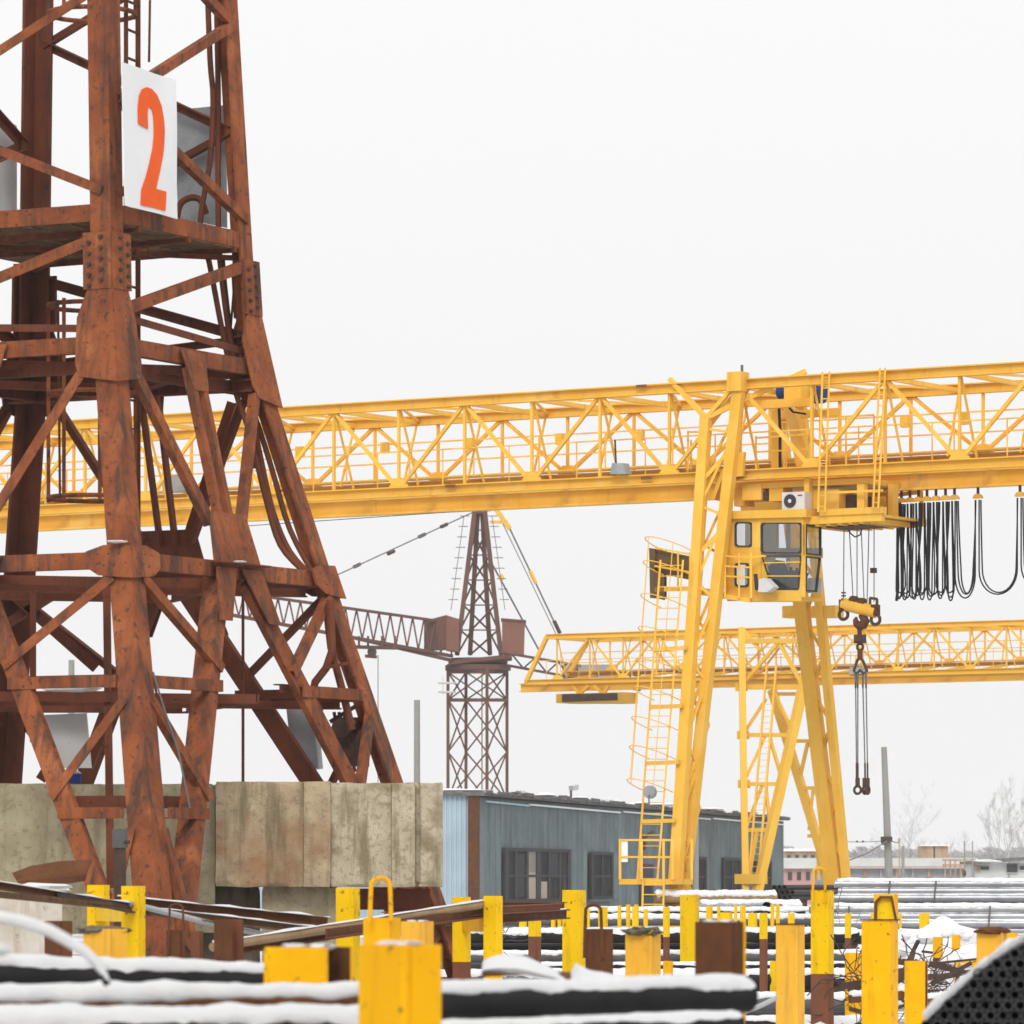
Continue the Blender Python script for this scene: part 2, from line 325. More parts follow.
for fi, (A, B, n) in enumerate(FACES):
    near = fi < 2; mat = M['rust'] if near else M['rust_d']  # far faces coloured darker to carry the shade inside the tower
    q = lambda t, z, o=-.012: fp(A, B, t, z, n, o)
    # upper mast zigzag
    zz = [(.03, 14.1), (.93, 13.6), (.05, 12.5), (.93, 11.25), (.03, 10.15)]
    for (t0, z0), (t1, z1) in zip(zz, zz[1:]): flat('diagonal_brace', q(t0, z0), q(t1, z1), .13, n, mat)
    flat('diagonal_brace', q(.03, 9.62), q(.95, 8.75), .15, n, mat)
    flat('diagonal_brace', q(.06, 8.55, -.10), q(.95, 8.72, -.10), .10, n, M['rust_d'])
    m = MB(); m.chan(q(.0, 9.90), q(1.0, 9.90), .10, .2, .02, Z, 1); part('platform_beam', m, mat, tower)
    m = MB(); m.chan(q(0, 8.36), q(1, 8.36), .12, .19, .02, Z, 1); part('ring_beam', m, mat, tower)
    # knee gussets wrapped round the leg
    for (c, s_) in ((0, 1), (1, -1)):
        wz = lambda t, z: q(c + s_ * t, z, .03)
        m = MB(); m.plate([wz(-.012, 9.02), wz(.088, 9.02), wz(.135, 8.68), wz(.145, 8.14), wz(.13, 7.98), wz(-.012, 7.9)], n * .02)
        part('gusset_plate', m, mat, tower)
        m = MB(); m.plate([wz(-.012, 9.66), wz(.105, 9.66), wz(.105, 9.0), wz(-.012, 9.0)], n * .035)
        cp = part('cover_plate', m, mat, tower)
        if (near):
            for i in range(5):
                for j in range(2):
                    zc = 9.60 - i * .125 - j * .06; p = q(c + s_ * (.028 + .05 * j), zc, .065)
                    b_ = MB(); b_.tube([p - n * .02, p + n * .035], .026, 6); part('bolt', b_, M['steel_dark'], cp)
        # collar with widened ends at the lower ring
        m = MB(); m.plate([wz(-.012, 6.0), wz(.066, 5.99), wz(.12, 5.92), wz(.12, 5.74), wz(.085, 5.64), wz(-.012, 5.60)], n * .03)
        part('collar_plate', m, mat, tower)
    # upper portal panel: fan of three members into the middle gusset
    flat('fan_brace', q(.13, 8.0), q(.42, 6.35), .15, n, mat)
    flat('fan_brace', q(.87, 8.0), q(.58, 6.35), .15, n, mat)
    for o_ in (-.025, .025):
        flat('post_brace', q(.5 + o_ * 1.4, 8.22), q(.5 + o_, 6.3), .11, n, mat)
    m = MB(); m.plate([q(.42, 8.42, .03), q(.58, 8.42, .03), q(.545, 7.95, .03), q(.455, 7.95, .03)], n * .02); part('gusset_plate', m, mat, tower)
    m = MB(); m.plate([q(.405, 6.5, .04), q(.595, 6.5, .04), q(.615, 5.86, .04), q(.385, 5.86, .04)], n * .02); part('gusset_plate', m, mat, tower)
    m = MB(); m.plate([q(.37, 5.90, .03), q(.63, 5.90, .03), q(.63, 5.90, .16), q(.37, 5.90, .16)], Z * -.02); part('ledge_plate', m, M['rust_d'], tower)
    m = MB(); m.chan(q(0, 5.82), q(1, 5.82), .12, .19, .02, Z, 1); part('ring_beam', m, mat, tower)
    for s_ in (1, -1):
        m = MB(); c = .5
        m.plate([q(c - s_ * .11, 5.84, .045), q(c - s_ * .01, 5.84, .045), q(c - s_ * .085, 5.2, .045), q(c - s_ * .14, 5.2, .045)], n * .02)
        part('gusset_plate', m, mat, tower)
    # inverted V struts and the braces between strut and leg
    for s_ in (0, 1):
        T = (lambda t: t) if s_ == 0 else (lambda t: 1 - t)
        st = lambda z: .455 - (5.75 - z) * .086
        m = MB(); m.bar(q(T(.445), 5.7, -.05), q(T(st(1.4)), 1.4, -.05), .24, .09, n) if (s_ == 0 or not near) else m.bar(q(T(.445), 5.7, -.13), q(T(st(1.4)), 1.4, -.13), .2, .25, n)
        part('strut', m, mat, tower)
        flat('diagonal_brace', q(T(.05), 5.62), q(T(st(4.62) - .012), 4.62), .13, n, mat)
        flat('ring_tie', q(T(.055), 4.42), q(T(st(4.42) - .012), 4.42), .16, n, mat)
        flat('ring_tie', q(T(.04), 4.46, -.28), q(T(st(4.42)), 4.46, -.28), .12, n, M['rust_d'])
        flat('diagonal_brace', q(T(.04), 4.2), q(T(st(3.1) - .012), 3.1), .13, n, mat)
        flat('ring_tie', q(T(.055), 2.93), q(T(st(2.9) - .012), 2.93), .15, n, mat)
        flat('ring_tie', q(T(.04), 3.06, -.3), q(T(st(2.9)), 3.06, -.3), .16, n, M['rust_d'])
        flat('diagonal_brace', q(T(.04), 2.75), q(T(st(1.6)), 1.55), .12, n, mat)
    m = MB(); m.chan(q(0, 8.14, -.35), q(1, 8.14, -.35), .1, .15, .02, Z, 1); part('inner_beam', m, M['rust_d'], tower)
    m = MB(); m.ibeam(q(0, .85, -.06), q(1, .85, -.06), .22, .26, .03); part('base_beam', m, M['rust_d'], tower)
# plan bracing between the faces, rivet rows and rods
for z in (8.2, 5.66, 4.3, 2.8):
    mids = [fp(A, B, .5, z, n, -.12) for A, B, n in FACES]
    for i in range(4):
        if z > 3: part('plan_brace', MB().ang(mids[i], mids[(i + 1) % 4], .11, .018), M['rust_d'], tower)
    if z < 8: part('plan_brace', MB().ang(lerp(corner('L', z), corner('R', z), .06), lerp(corner('L', z), corner('R', z), .94), .1, .018), M['rust_d'], tower)
for (A, B, n) in FACES[:2]:
    for z, k in ((8.42, 7), (5.88, 9)):
        for i in range(k):
            for c_, s_ in ((0, 1), (1, -1)):
                p = fp(A, B, c_ + s_ * (.02 + .016 * i), z - .13 * (i % 2), n, .05); b_ = MB(); b_.tube([p - n * .04, p + n * .012], .018, 6); part('rivet', b_, M['steel_dark'], tower) if i < 5 else None
for a, b in (((246, 268), (240, 372)), ((236, 262), (229, 350)), ((150, 0), (149, 62)), ((152, 672), (158, 700)), ((58, 300), (60, 500))):
    part('thin_rod', MB().bar(P(*a, 60.8), P(*b, 60.8), .028), M['rust_d'], tower)
for a, b in (((0, 628), (60, 590)), ((8, 590), (96, 668)), ((40, 780), (62, 744)), ((88, 768), (118, 690)), ((185, 545), (232, 402))):
    part('diagonal_brace', MB().ang(P(*a, 62.5), P(*b, 62.5), .13, .02), M['rust_d'], tower)
# bogies under the legs
for k in 'NRFL':
    c = corner(k, .95); c = lerp(c, Vector((TC.x, TC.y, .95)), .03); c.z = .5; m = MB()
    m.plate([c + dR * a * .8 + dL * -.2 + Z * zz_ for a, zz_ in ((-1, -.32), (1, -.32), (1, -.05), (.35, .42), (-.35, .42), (-1, -.05))], dL * .4)
    bo = part('bogie', m, M['rust'], tower)
    for a in (-.5, .5):
        m = MB(); ce = c + dR * a + Z * -.22; m.tube([ce - dL * .26, ce + dL * .26], .28, 18); part('wheel', m, M['steel_dark'], bo)
# deck of planks with the ladder hole
m = MB(); s0 = side(9.86)
for i in range(17):
    a = -s0 / 2 + .1 + i * (s0 - .2) / 16.5
    for b0, b1 in (((-.48, .06), (.30, .48)) if 3 < i < 10 else ((-.48, .48),)):
        c0 = TC + dR * (b0 * s0) + dL * a + Z * (9.80 + .006 * (i % 3)); c1 = TC + dR * (b1 * s0) + dL * a + Z * (9.80 + .006 * (i % 3))
        m.bar(c0, c1, .145, .04)
part('deck', m, M['wood'], tower)
for a in (-.3, .05, .38):
    m = MB(); m.bar(TC + dL * (-.5 * s0) + dR * a * s0 + Z * 9.77, TC + dL * (.5 * s0) + dR * a * s0 + Z * 9.74, .06, .07); part('deck_joist', m, M['rust_d'], tower)
m = MB(); m.bar(TC + dL * (-.46 * s0) + dR * (-.46 * s0) + Z * 9.72, TC + dL * (.46 * s0) + dR * (.46 * s0) + Z * 9.72, .07, .06); part('deck_joist', m, M['rust_d'], tower)
m = MB(); m.bar(TC + dL * (.46 * s0) + dR * (-.46 * s0) + Z * 9.73, TC + dL * (-.46 * s0) + dR * (.46 * s0) + Z * 9.70, .07, .06); part('deck_joist', m, M['rust_d'], tower)
# interior caged ladder
lc = PZ(92, 59.9, 0)
ladder = part('ladder', MB().bar(PZ(126, 59.7, 5.0), PZ(126, 59.7, 14.2), .05, .05), M['rust_d'], tower)
part('rail', MB().bar(PZ(138, 60.05, 3.5), PZ(138, 60.05, 14.2), .06, .05), M['rust_d'], ladder)
for i in range(26):
    z = 5.2 + i * .34
    part('rung', MB().bar(PZ(126, 59.7, z), PZ(138, 60.05, z), .025), M['rust_d'], ladder)
for z in (6.75, 8.0, 9.05, 12.55, 13.6):
    part('hoop', MB().torus(lc + Z * z, Z, .52, .03, 28, 6), M['rust'], ladder)
for a in (10, 185, 235, 285):
    d_ = Vector((math.cos(R(a)), math.sin(R(a)), 0)) * .52
    part('cage_bar', MB().bar(lc + d_ + Z * 6.7, lc + d_ + Z * 9.1, .045, .015), M['rust'], ladder)
    part('cage_bar', MB().bar(lc + d_ + Z * 12.5, lc + d_ + Z * 14.2, .045, .015), M['rust'], ladder)
# conduits, hoses, small fittings that belong to the tower
for px, y0, y1, Y, w_ in ((33, 590, 742, 59, .07), (106.5, 575, 888, 58.2, .085), (243, 470, 784, 60.5, .035)):
    part('conduit', MB().bar(P(px, y0, Y), P(px + (4 if px == 106.5 else 0), y1, Y), w_), M['rust_d'], tower)
part('conduit', MB().bar(P(252, 300, 61), P(251, 462, 61), .06), M['rust_d'], tower)
m = MB(); m.box(P(254, 458, 61), .12, .12, .25); part('junction_box', m, M['steel_dark'], tower)
hs_ = [[(207, -20), (210, 60), (213, 100), (210, 160), (200, 225), (209, 262), (222, 330), (235, 390), (247, 425), (255, 455), (266, 500), (280, 545), (304, 572)],
       [(216, -20), (218, 90), (218, 200), (220, 262), (232, 350), (249, 405), (261, 460), (273, 512), (290, 552), (314, 578)],
       [(222, 258), (226, 300), (236, 372), (256, 420), (272, 470), (290, 530), (318, 582)],
       [(176, 225), (180, 205), (190, 198), (200, 200), (206, 214)]]
for i, h_ in enumerate(hs_):
    ctrl = [P(x, y, 60.45 + .1 * i) for x, y in h_]; pts = []
    for a in range(len(ctrl) - 1):
        p0 = ctrl[max(a - 1, 0)]; p1 = ctrl[a]; p2 = ctrl[a + 1]; p3 = ctrl[min(a + 2, len(ctrl) - 1)]
        for u in (0, .25, .5, .75):
            pts.append(.5 * ((2 * p1) + (p2 - p0) * u + (2 * p0 - 5 * p1 + 4 * p2 - p3) * u * u + (3 * p1 - p0 - 3 * p2 + p3) * u ** 3))
    pts.append(ctrl[-1])
    part('hose', MB().tube(pts, .036 if i < 3 else .042, 7), M['rust_d'] if i < 3 else M['rust_d'], tower)
part('hose', MB().tube([P(330, 600, 60.4), P(332, 650, 60.4), P(326, 668, 60.4), P(315, 682, 60.4), P(312, 695, 60.4), P(320, 712, 60.4)], .05, 7), M['rust_d'], tower)
part('hose', MB().tube([P(326, 605, 60.5), P(331, 648, 60.5), P(342, 690, 60.5), P(352, 730, 60.5)], .05, 7), M['rust_d'], tower)
part('hook_bar', MB().bar(P(325, 668, 60.3), P(348, 663, 60.3), .04), M['rust_d'], tower)
# winch cluster by the right leg foot
m = MB(); m.box(P(352, 742, 61.9), .42, .4, .6); part('winch_housing', m, M['steel_dark'], tower)
for a in range(4):
    part('bracket', MB().bar(P(334 + a * 5, 712, 61.1), P(345 + a * 5, 772, 61.1), .04, .06), M['steel_dark'], tower)
part('bracket', MB().bar(P(330, 722, 61), P(356, 706, 61), .05), M['steel_dark'], tower)
m = MB(); m.tube([P(341, 728, 60.9), P(347, 726, 61.3)], .12, 14); part('motor', m, M['steel_dark'], tower)
m = MB(); m.plate([P(36, 691, 58.6), P(108, 691, 58.6), P(108, 700, 58.6), P(36, 700, 58.6)], Vector((0, .3, 0))); part('shelf_beam', m, M['rust'], tower)
m = MB(); m.plate([P(36, 706, 58.6), P(108, 706, 58.6), P(108, 712, 58.6), P(36, 712, 58.6)], Vector((0, .3, 0))); part('shelf_beam', m, M['rust_d'], tower)
part('hanging_wire', MB().tube([P(153, 672, 56.3), P(163, 705, 56.4), P(178, 750, 56.4), P(190, 808, 56.3)], .012, 5), M['wire'], tower)
m = MB()
for i in range(9): m.blob(lerp(corner('N', 5.99), corner('R', 5.99), .03) + dR * (.02 * i) + Z * .005, .06, (1.2, 1.2, .5), i)
# snow lying on collars and ledges
def snowbit(name, p, sx, sy, sz, par, seed):
    b_ = MB(); b_.blob(p, 1, (sx, sy, sz), seed, 7, 12, .3, 1.7); part(name, b_, M['snow'], par)
snowbit('snow_patch', P(117, 541.5, 56.75), .13, .06, .016, tower, 1)
snowbit('snow_patch', P(70, 689, 58.5), .35, .1, .04, tower, 2)
snowbit('snow_patch', P(240, 561.5, 58.3), .08, .06, .012, tower, 3)

# the white sign with the 2, and two blank sheets on the far faces
n_ = -dL; p0_ = corner('N', 10) + n_ * .22
def sg(px, py): return rp(px, py, p0_, n_)
cTL, cTR, cBR, cBL = sg(121.5, 62), sg(174, 80), sg(178.6, 219), sg(125, 205.5)
def su(u, v): return lerp(lerp(cTL, cTR, u), lerp(cBL, cBR, u), v)
sign = thing('number_sign', 'white metal plate with a tall orange 2 fixed to the rusty tower', 'sign', (cBL.x, cBL.y, cBL.z))
m = MB()
rows = [[su(i / 8, j / 8) + n_ * (.02 * math.sin(i * .9 + j * .5) * (i / 8)) for i in range(9)] for j in range(9)]
A_ = [m.ring([p + n_ * .006 for p in r]) for r in rows]; B_ = [m.ring([p - n_ * .006 for p in r]) for r in rows]
for j in range(8):
    for i in range(8):
        m.face([A_[j][i], A_[j + 1][i], A_[j + 1][i + 1], A_[j][i + 1]]); m.face([B_[j][i], B_[j][i + 1], B_[j + 1][i + 1], B_[j + 1][i]])
for i in range(8):
    m.face([A_[0][i], A_[0][i + 1], B_[0][i + 1], B_[0][i]]); m.face([A_[8][i + 1], A_[8][i], B_[8][i], B_[8][i + 1]])
    m.face([A_[i + 1][0], A_[i][0], B_[i][0], B_[i + 1][0]]); m.face([A_[i][8], A_[i + 1][8], B_[i + 1][8], B_[i][8]])
part('plate', m, M['signwhite'], sign)
L_ = [(.27, .29), (.27, .40), (.455, .415), (.455, .30), (.47, .265), (.51, .255), (.55, .27), (.57, .32), (.572, .38), (.562, .46), (.53, .55), (.46, .66), (.39, .76), (.30, .86), (.275, .97), (.72, .97), (.745, .83), (.55, .83), (.635, .69), (.70, .57), (.73, .48), (.748, .39), (.745, .31), (.72, .22), (.65, .15), (.55, .12), (.455, .12), (.36, .145), (.30, .20)]
m = MB(); m.plate([su(u, v) + n_ * (.010 + .02 * math.sin(u * 8 * .9 + v * 8 * .5) * u) for u, v in L_], n_ * .012)
part('numeral', m, M['signred'], sign)
def sheet(A, B, n, pts, label, mat):
    m = MB(); q0 = corner(A, 10) + n * .12
    m.plate([rp(x, y, q0, n) for x, y in pts], n * .012); solo('metal_sheet', m, mat, label, 'metal sheet')
sheet('F', 'R', dR, [(174, 110), (226, 105), (227, 228), (178, 218)], 'grey speckled metal sheet mounted high on the tower behind the white 2 sign', M['greysheet'])
sheet('L', 'F', dL, [(-30, 96), (17, 126), (17, 214), (-30, 214)], 'pale grey metal sheet at the left edge of the frame, level with the tower platform', M['white_sheet'])
m = MB(); m.plate([P(43, 715, 58.9), P(86, 713, 59.0), P(91, 768, 59.0), P(49, 768, 58.9)], Vector((.01, .015, 0)))
solo('hanging_sheet', m, M['white_sheet'], 'pale metal sheet hanging low inside the tower above the concrete block', 'metal sheet')
m = MB(); m.plate([P(286, 706, 61.9), P(312, 700, 61.9), P(318, 768, 61.9), P(293, 772, 61.9)], Vector((.05, .35, 0)))
solo('control_cabinet', m, M['greysheet'], 'grey speckled cabinet leaning between the right struts of the rusty tower', 'cabinet')

# ------------------------------------------------------------------ concrete ballast
def block(pts, z0, z1, name, mat, label, ch=.03, seed=0):
    """cast block: walls cut into a fine grid, worn and chipped along the edges"""
    m = MB(); per = []
    n = len(pts)
    for i in range(n):
        (xa, ya), (xb, yb) = pts[i], pts[(i + 1) % n]; L_ = math.hypot(xb - xa, yb - ya); k = max(1, min(60, int(L_ / .05)))
        for q in range(k): per.append((lerp(xa, xb, q / k), lerp(ya, yb, q / k), min(q, k - q) / k * L_))
    c = sum((Vector((x, y, 0)) for x, y, _ in per), Vector()) / len(per); nz = 22; rings = []
    for j in range(nz + 1):
        t = j / nz; t = .5 - .5 * math.cos(math.pi * t); z = lerp(z0, z1, t); ez = min(t, 1 - t) * (z1 - z0); ring = []
        for x, y, e in per:
            d = Vector((x - c.x, y - c.y, 0)); d.normalize()
            chip = max(0, n1(x * 7, z * 7, y * 5 + seed) - .12) * (.10 if min(ez, 9) < .05 else .0) + (.012 if ez < .02 else 0)
            w_ = .006 * n1(x * 4, z * 4, seed) + .004 * n1(x * 15, z * 15, seed)
            ring.append(Vector((x, y, z)) - d * (chip + w_) + Z * (.018 * n1(x * 5, y * 5, z) if ez < .03 else 0))
        rings.append(ring)
    m.loft(rings); return solo(name, m, mat, label, 'concrete block')
def bx(px, Y): return ((px - 512) / F * Y, Y)
ballast = [([bx(-40, 58.4), bx(215, 58.7), bx(217, 60.0), bx(-40, 60.0)], 1.55, 3.30, 'concrete_b', 'olive stained concrete ballast block behind the near tower leg, at the left frame edge'),
           ([bx(215.5, 58.55), bx(303, 58.55), bx(304, 58.45), bx(330.3, 58.45), bx(333, 59.3), bx(215.5, 59.3)], 2.10, 3.33, 'concrete_r', 'rust stained middle concrete ballast block, between the strut and the pale groove'),
           ([bx(330.7, 58.55), bx(391, 58.5), bx(392, 58.42), bx(415, 58.42), bx(415.5, 58.52), bx(420, 58.52), bx(420.5, 58.42), bx(443, 58.45), bx(443, 59.8), bx(334, 59.8)], 2.10, 3.31, 'concrete', 'pale concrete ballast block at the right end, beside the blue corrugated wall')]
for pts, z0, z1, mt, lb in ballast:
    b_o = block(pts, z0, z1, 'ballast_block', M[mt], lb, .003, z1)
block([bx(262, 58.9), bx(338, 58.9), bx(338, 59.7), bx(262, 59.7)], 0, 2.094, 'support_block', M['concrete_b'], 'dark streaked concrete block under the middle ballast block')
block([bx(150, 59.1), bx(260, 59.1), bx(260, 59.9), bx(150, 59.9)], 0, 2.094, 'support_block', M['concrete_d'], 'concrete block coloured nearly black as the shade under the ballast, left of the streaked one')  # dark concrete colour stands in for the shadow below the ballast
wb_ = block([bx(-30, 52), bx(62, 52), bx(62, 53.5), bx(-30, 53.5)], 0, 2.04, 'whitewashed_block', M['whitewash'], 'whitewashed concrete block with rust runs at the lower left edge')
for k, (a, b) in enumerate(((196, 262), (335, 430))):
    m = MB(); m.bar(PZ(a, 59.2, 1.95), PZ(b, 59.2, 1.95), .3, .25) if k else m.bar(PZ(300, 58.7, .1), PZ(300, 58.7, .12), .1)
    if k: solo('ballast_beam', m, M['rust_d'], 'rusty steel beam carrying the right concrete ballast block', 'steel beam')
b_ = MB()
for i in range(16): b_.blob(P(18 + i * 3.6, 890 + .35 * i % 2, 52.3), .10, (1, 1.5, .45), i)
m = MB(); m.blob(P(42, 888, 52.6), 1, (.32, .5, .055), 5, 8, 16, .3, 2); part('snow_cover', m, M['snow'], wb_)
# curled rusty sheet
m = MB(); top = [P(12, 873, 53), P(30, 866, 53), P(60, 861, 53), P(93, 859.5, 53)]; bot = [P(20, 885, 52.8), P(40, 885.5, 52.7), P(66, 884, 52.7), P(85, 881, 52.8)]
rg = [[t_, lerp(t_, b2, .35) + Vector((0, -.06, 0)), lerp(t_, b2, .7) + Vector((0, -.07, 0)), b2] for t_, b2 in zip(top, bot)]
m.loft([r + [p + Vector((0, .02, 0)) for p in r[::-1]] for r in rg]); solo('curled_sheet', m, M['rust_raw'], 'curled rusty metal sheet propped on the whitewashed block', 'metal sheet')
m = MB(); m.bar(P(118, 890, 54), P(119, 846, 54), .11, .11); pst = thing('anchor_post', 'short grey pipe post with a bolted clamp beside the near tower leg', 'post', PZ(118, 54, 1.0))
m = MB(); m.tube([P(120, 960, 54), P(120, 845, 54)], .065, 10); part('pipe', m, M['steel_dark'], pst)
m = MB(); m.tube([P(120, 848, 54), P(120, 829, 54)], .085, 8); part('clamp', m, M['grey_pipe'], pst)
part('bolt', MB().tube([P(124, 842, 53.95), P(130, 842, 53.95)], .025, 6), M['steel_dark'], pst)
m = MB(); m.tube([P(69, 785.5, 59.2), P(69, 775, 59.2)], .09, 14); m2 = thing('canister', 'small blue plastic canister standing on the concrete ballast inside the tower', 'canister', P(69, 785, 59.2))
m = MB(); m.tube([P(73, 783.5, 59.2), P(73, 774, 59.2)], .10, 14); part('body', m, M['tarp'], m2)
m = MB(); m.blob(P(73, 772.8, 59.2), .1, (1, 1, .3), 3); part('snow_patch', m, M['snow'], m2)
# ================================================================== yellow lattice gantry cranes
GU = Vector((.845, -.534, 0)).normalized(); GV = Vector((.534, .845, 0)).normalized()
def girder(par, G0, mat, u0, u1, nf, nb, pl, zt, zb, w_=4.2, ends=None):
    """two lattice trusses on a hanging runway beam; nf / nb = phase of the panel points"""
    Q = lambda u, v, z: G0 + GU * u + GV * v + Z * z
    vf, vb = -w_ / 2, w_ / 2; zbb = zb + .55
    def truss(v, zlo, ph, near):
        m = MB(); m.ibeam(Q(u0[0], v, zt), Q(u1, v, zt), .26, .27, .035); part('top_chord', m, mat, par)
        m = MB(); m.ibeam(Q(u0[1], v, zlo), Q(u1, v, zlo), .26, .27 if near else .2, .035); part('bottom_chord', m, mat, par)
        k0 = math.ceil((u0[0] - ph) / pl); k1 = math.floor((u1 - ph) / pl)
        for k in range(k0, k1 + 1):
            u = ph + k * pl
            m = MB(); m.bar(Q(u, v, zlo + .12), Q(u, v, zt - .12), .07, .075, GV); part('vertical_strut', m, mat, par)
            if k < k1 or ends is None:
                a, b = (zlo + .14, zt - .14) if k % 2 == 0 else (zt - .14, zlo + .14)
                m = MB(); m.bar(Q(u + .07, v, a), Q(u + pl - .07, v, b), .095, .09, GV); part('diagonal_brace', m, mat, par)
            if k % 2 == 0:      # node gusset
                m = MB(); m.plate([Q(u - .3, v - .06, zlo + .12), Q(u + .3, v - .06, zlo + .12), Q(u + .14, v - .06, zlo + .34), Q(u - .14, v - .06, zlo + .34)], GV * .12); part('gusset_plate', m, mat, par)
        return [ph + k * pl for k in range(k0, k1 + 1)]
    us = truss(vf, zb, nf, True); truss(vb, zbb, nb, False)
    for i, u in enumerate(us):
        m = MB(); m.bar(Q(u - pl / 2, vf + .55, zb + .1), Q(u - pl / 2, vf + .55, zb + 1.15), .035); part('rail_post', m, mat, par)
        m = MB(); m.bar(Q(u, vf, zt - .05), Q(u, vb, zt - .05), .12, .12); part('cross_tie', m, mat, par)
        m = MB(); m.bar(Q(u, vf, zb - .02), Q(u, vb, zbb - .05), .12, .14); part('floor_beam', m, mat, par)
        m = MB(); m.bar(Q(u, vf + .1, zt - .15), Q(u, vf + .95, zb + .25), .05); part('sway_brace', m, mat, par)
        m = MB(); m.bar(Q(u, vb - .1, zt - .15), Q(u, vb - .75, zbb), .05); part('sway_brace', m, mat, par)
        if i + 1 < len(us):
            a, b = (vf, vb) if i % 2 else (vb, vf)
            m = MB(); m.bar(Q(u, a, zt - .02), Q(us[i + 1], b, zt - .02), .07, .06); part('lateral_brace', m, mat, par)
    m = MB(); m.bar(Q(u0[1], vf + .55, zb + 1.15), Q(u1, vf + .55, zb + 1.15), .035); part('handrail', m, mat, par)
    # hanging runway beam
    m = MB(); m.ibeam(Q(u0[2], 0, zb - .19), Q(u1, 0, zb - .19), .42, .46, .05); rb = part('runway_beam', m, mat, par)
    for u in us:
        m = MB(); m.box(Q(u, 0, zb + .09), .3, .26, .14, (GU, GV, Z)); part('hanger', m, mat, rb)
    # walkway with rails behind the back truss
    m = MB(); m.plate([Q(u0[1], vb - .75, zbb + .12), Q(u1, vb - .75, zbb + .12), Q(u1, vb - .1, zbb + .12), Q(u0[1], vb - .1, zbb + .12)], Z * .04); ww = part('walkway', m, mat, par)
    for side_, hts in ((vb - .75, (1.12, .58)),):
        m = MB()
        for h_ in hts: m.bar(Q(u0[1], side_, zbb + h_), Q(u1, side_, zbb + h_), .04)
        part('handrail', m, mat, ww)
        u = u0[1]
        while u <= u1:
            part('rail_post', MB().bar(Q(u, side_, zbb + .1), Q(u, side_, zbb + 1.13), .045), mat, ww); u += pl
    return Q
Y1 = M['yellow']
G1 = Vector((6.62, 132.0, 0))
crane = thing('gantry_crane', 'yellow lattice gantry crane with the operator cab, nearer of the two', 'gantry crane', G1)
def gp(px, py, v): return rp(px, py, G1 + GV * v, GV)
def ulen(p, v): return (p - G1 - GV * v).dot(GU)
uA = ulen(gp(812, 470, -2.1), -2.1); uB = ulen(gp(375, 430, 2.1), 2.1)
uC = ulen(gp(334, 430, -2.1), -2.1); PL = (uA - uC) / 7
nb_ = uB + PL * round((uA - uB) / PL)
if round((uA - uB) / PL) % 2 == 0: nb_ -= PL
ZT = gp(745, 384, -2.1).z; ZB = gp(745, 475, -2.1).z
Q1 = girder(crane, G1, Y1, (-44, -44, -44), 16, uA, nb_, PL, ZT, ZB)
def pbar(name, a, b, w_, par=crane, mat=Y1, h=None, up=Z): return part(name, MB().bar(a, b, w_, h or w_, up), mat, par)

# legs: two columns each, leaning out along the rails
def column(name, top, bot, w0, w1, mat, par, d0=.4, d1=.5):
    m = MB()
    m.loft([[p + GU * (a * w_ / 2) + GV * (b * d_ / 2) for a, b in ((-1, -1), (1, -1), (1, 1), (-1, 1))] for p, w_, d_ in ((bot, w1, d1), (top, w0, d0))])
    return part(name, m, mat, par)
def lean(px, py, v0, y0, v1, y1):                   # point on a leaning leg plane: v follows the picture row
    return gp(px, py, v0 + (v1 - v0) * (py - y0) / (y1 - y0))
nA = [lean(706, 418, -2.35, 400, -4.5, 950), lean(671, 952, -2.35, 400, -4.5, 950)]
nB = [lean(740, 380, -2.35, 400, -3.6, 950), lean(677, 950, -2.35, 400, -3.6, 950)]
fC = [lean(803, 560, 3.0, 560, 4.5, 950), lean(843, 950, 3.0, 560, 4.5, 950)]
fD = [lean(824, 560, 3.0, 560, 4.5, 950), lean(853, 950, 3.0, 560, 4.5, 950)]
fCt = lean(776, 395, 2.35, 395, 3.0, 560); fDt = lean(800, 395, 2.35, 395, 3.0, 560)
column('leg_column', nA[0], nA[1], .27, .31, Y1, crane, .22, .26)
column('leg_column', nB[0], nB[1], .30, .24, Y1, crane, .22, .26)
column('leg_column', fCt, fC[1], .36, .42, Y1, crane, .22, .28)
column('leg_column', fDt, fD[1], .26, .18, Y1, crane, .22, .2)
def lacing(a, b, n, mat=Y1, w_=.07, par=crane, t0=.02, t1=.97):
    for i in range(n):
        s0_, s1_ = t0 + (t1 - t0) * i / n, t0 + (t1 - t0) * (i + 1) / n
        p, q = (a, b) if i % 2 == 0 else (b, a)
        pbar('leg_lacing', lerp(p[0], p[1], s0_), lerp(q[0], q[1], s1_), w_, par, mat)
lacing(nA, nB, 13); 
off = GV * .34
lacing([p + off for p in nB], [p + off for p in nA], 13)
lacing([fCt, fC[1]], [fDt, fD[1]], 15, w_=.08)
for t in (.0, .12, .26):
    pbar('leg_tie', lerp(nA[0], nA[1], t), lerp(nB[0], nB[1], t), .1)
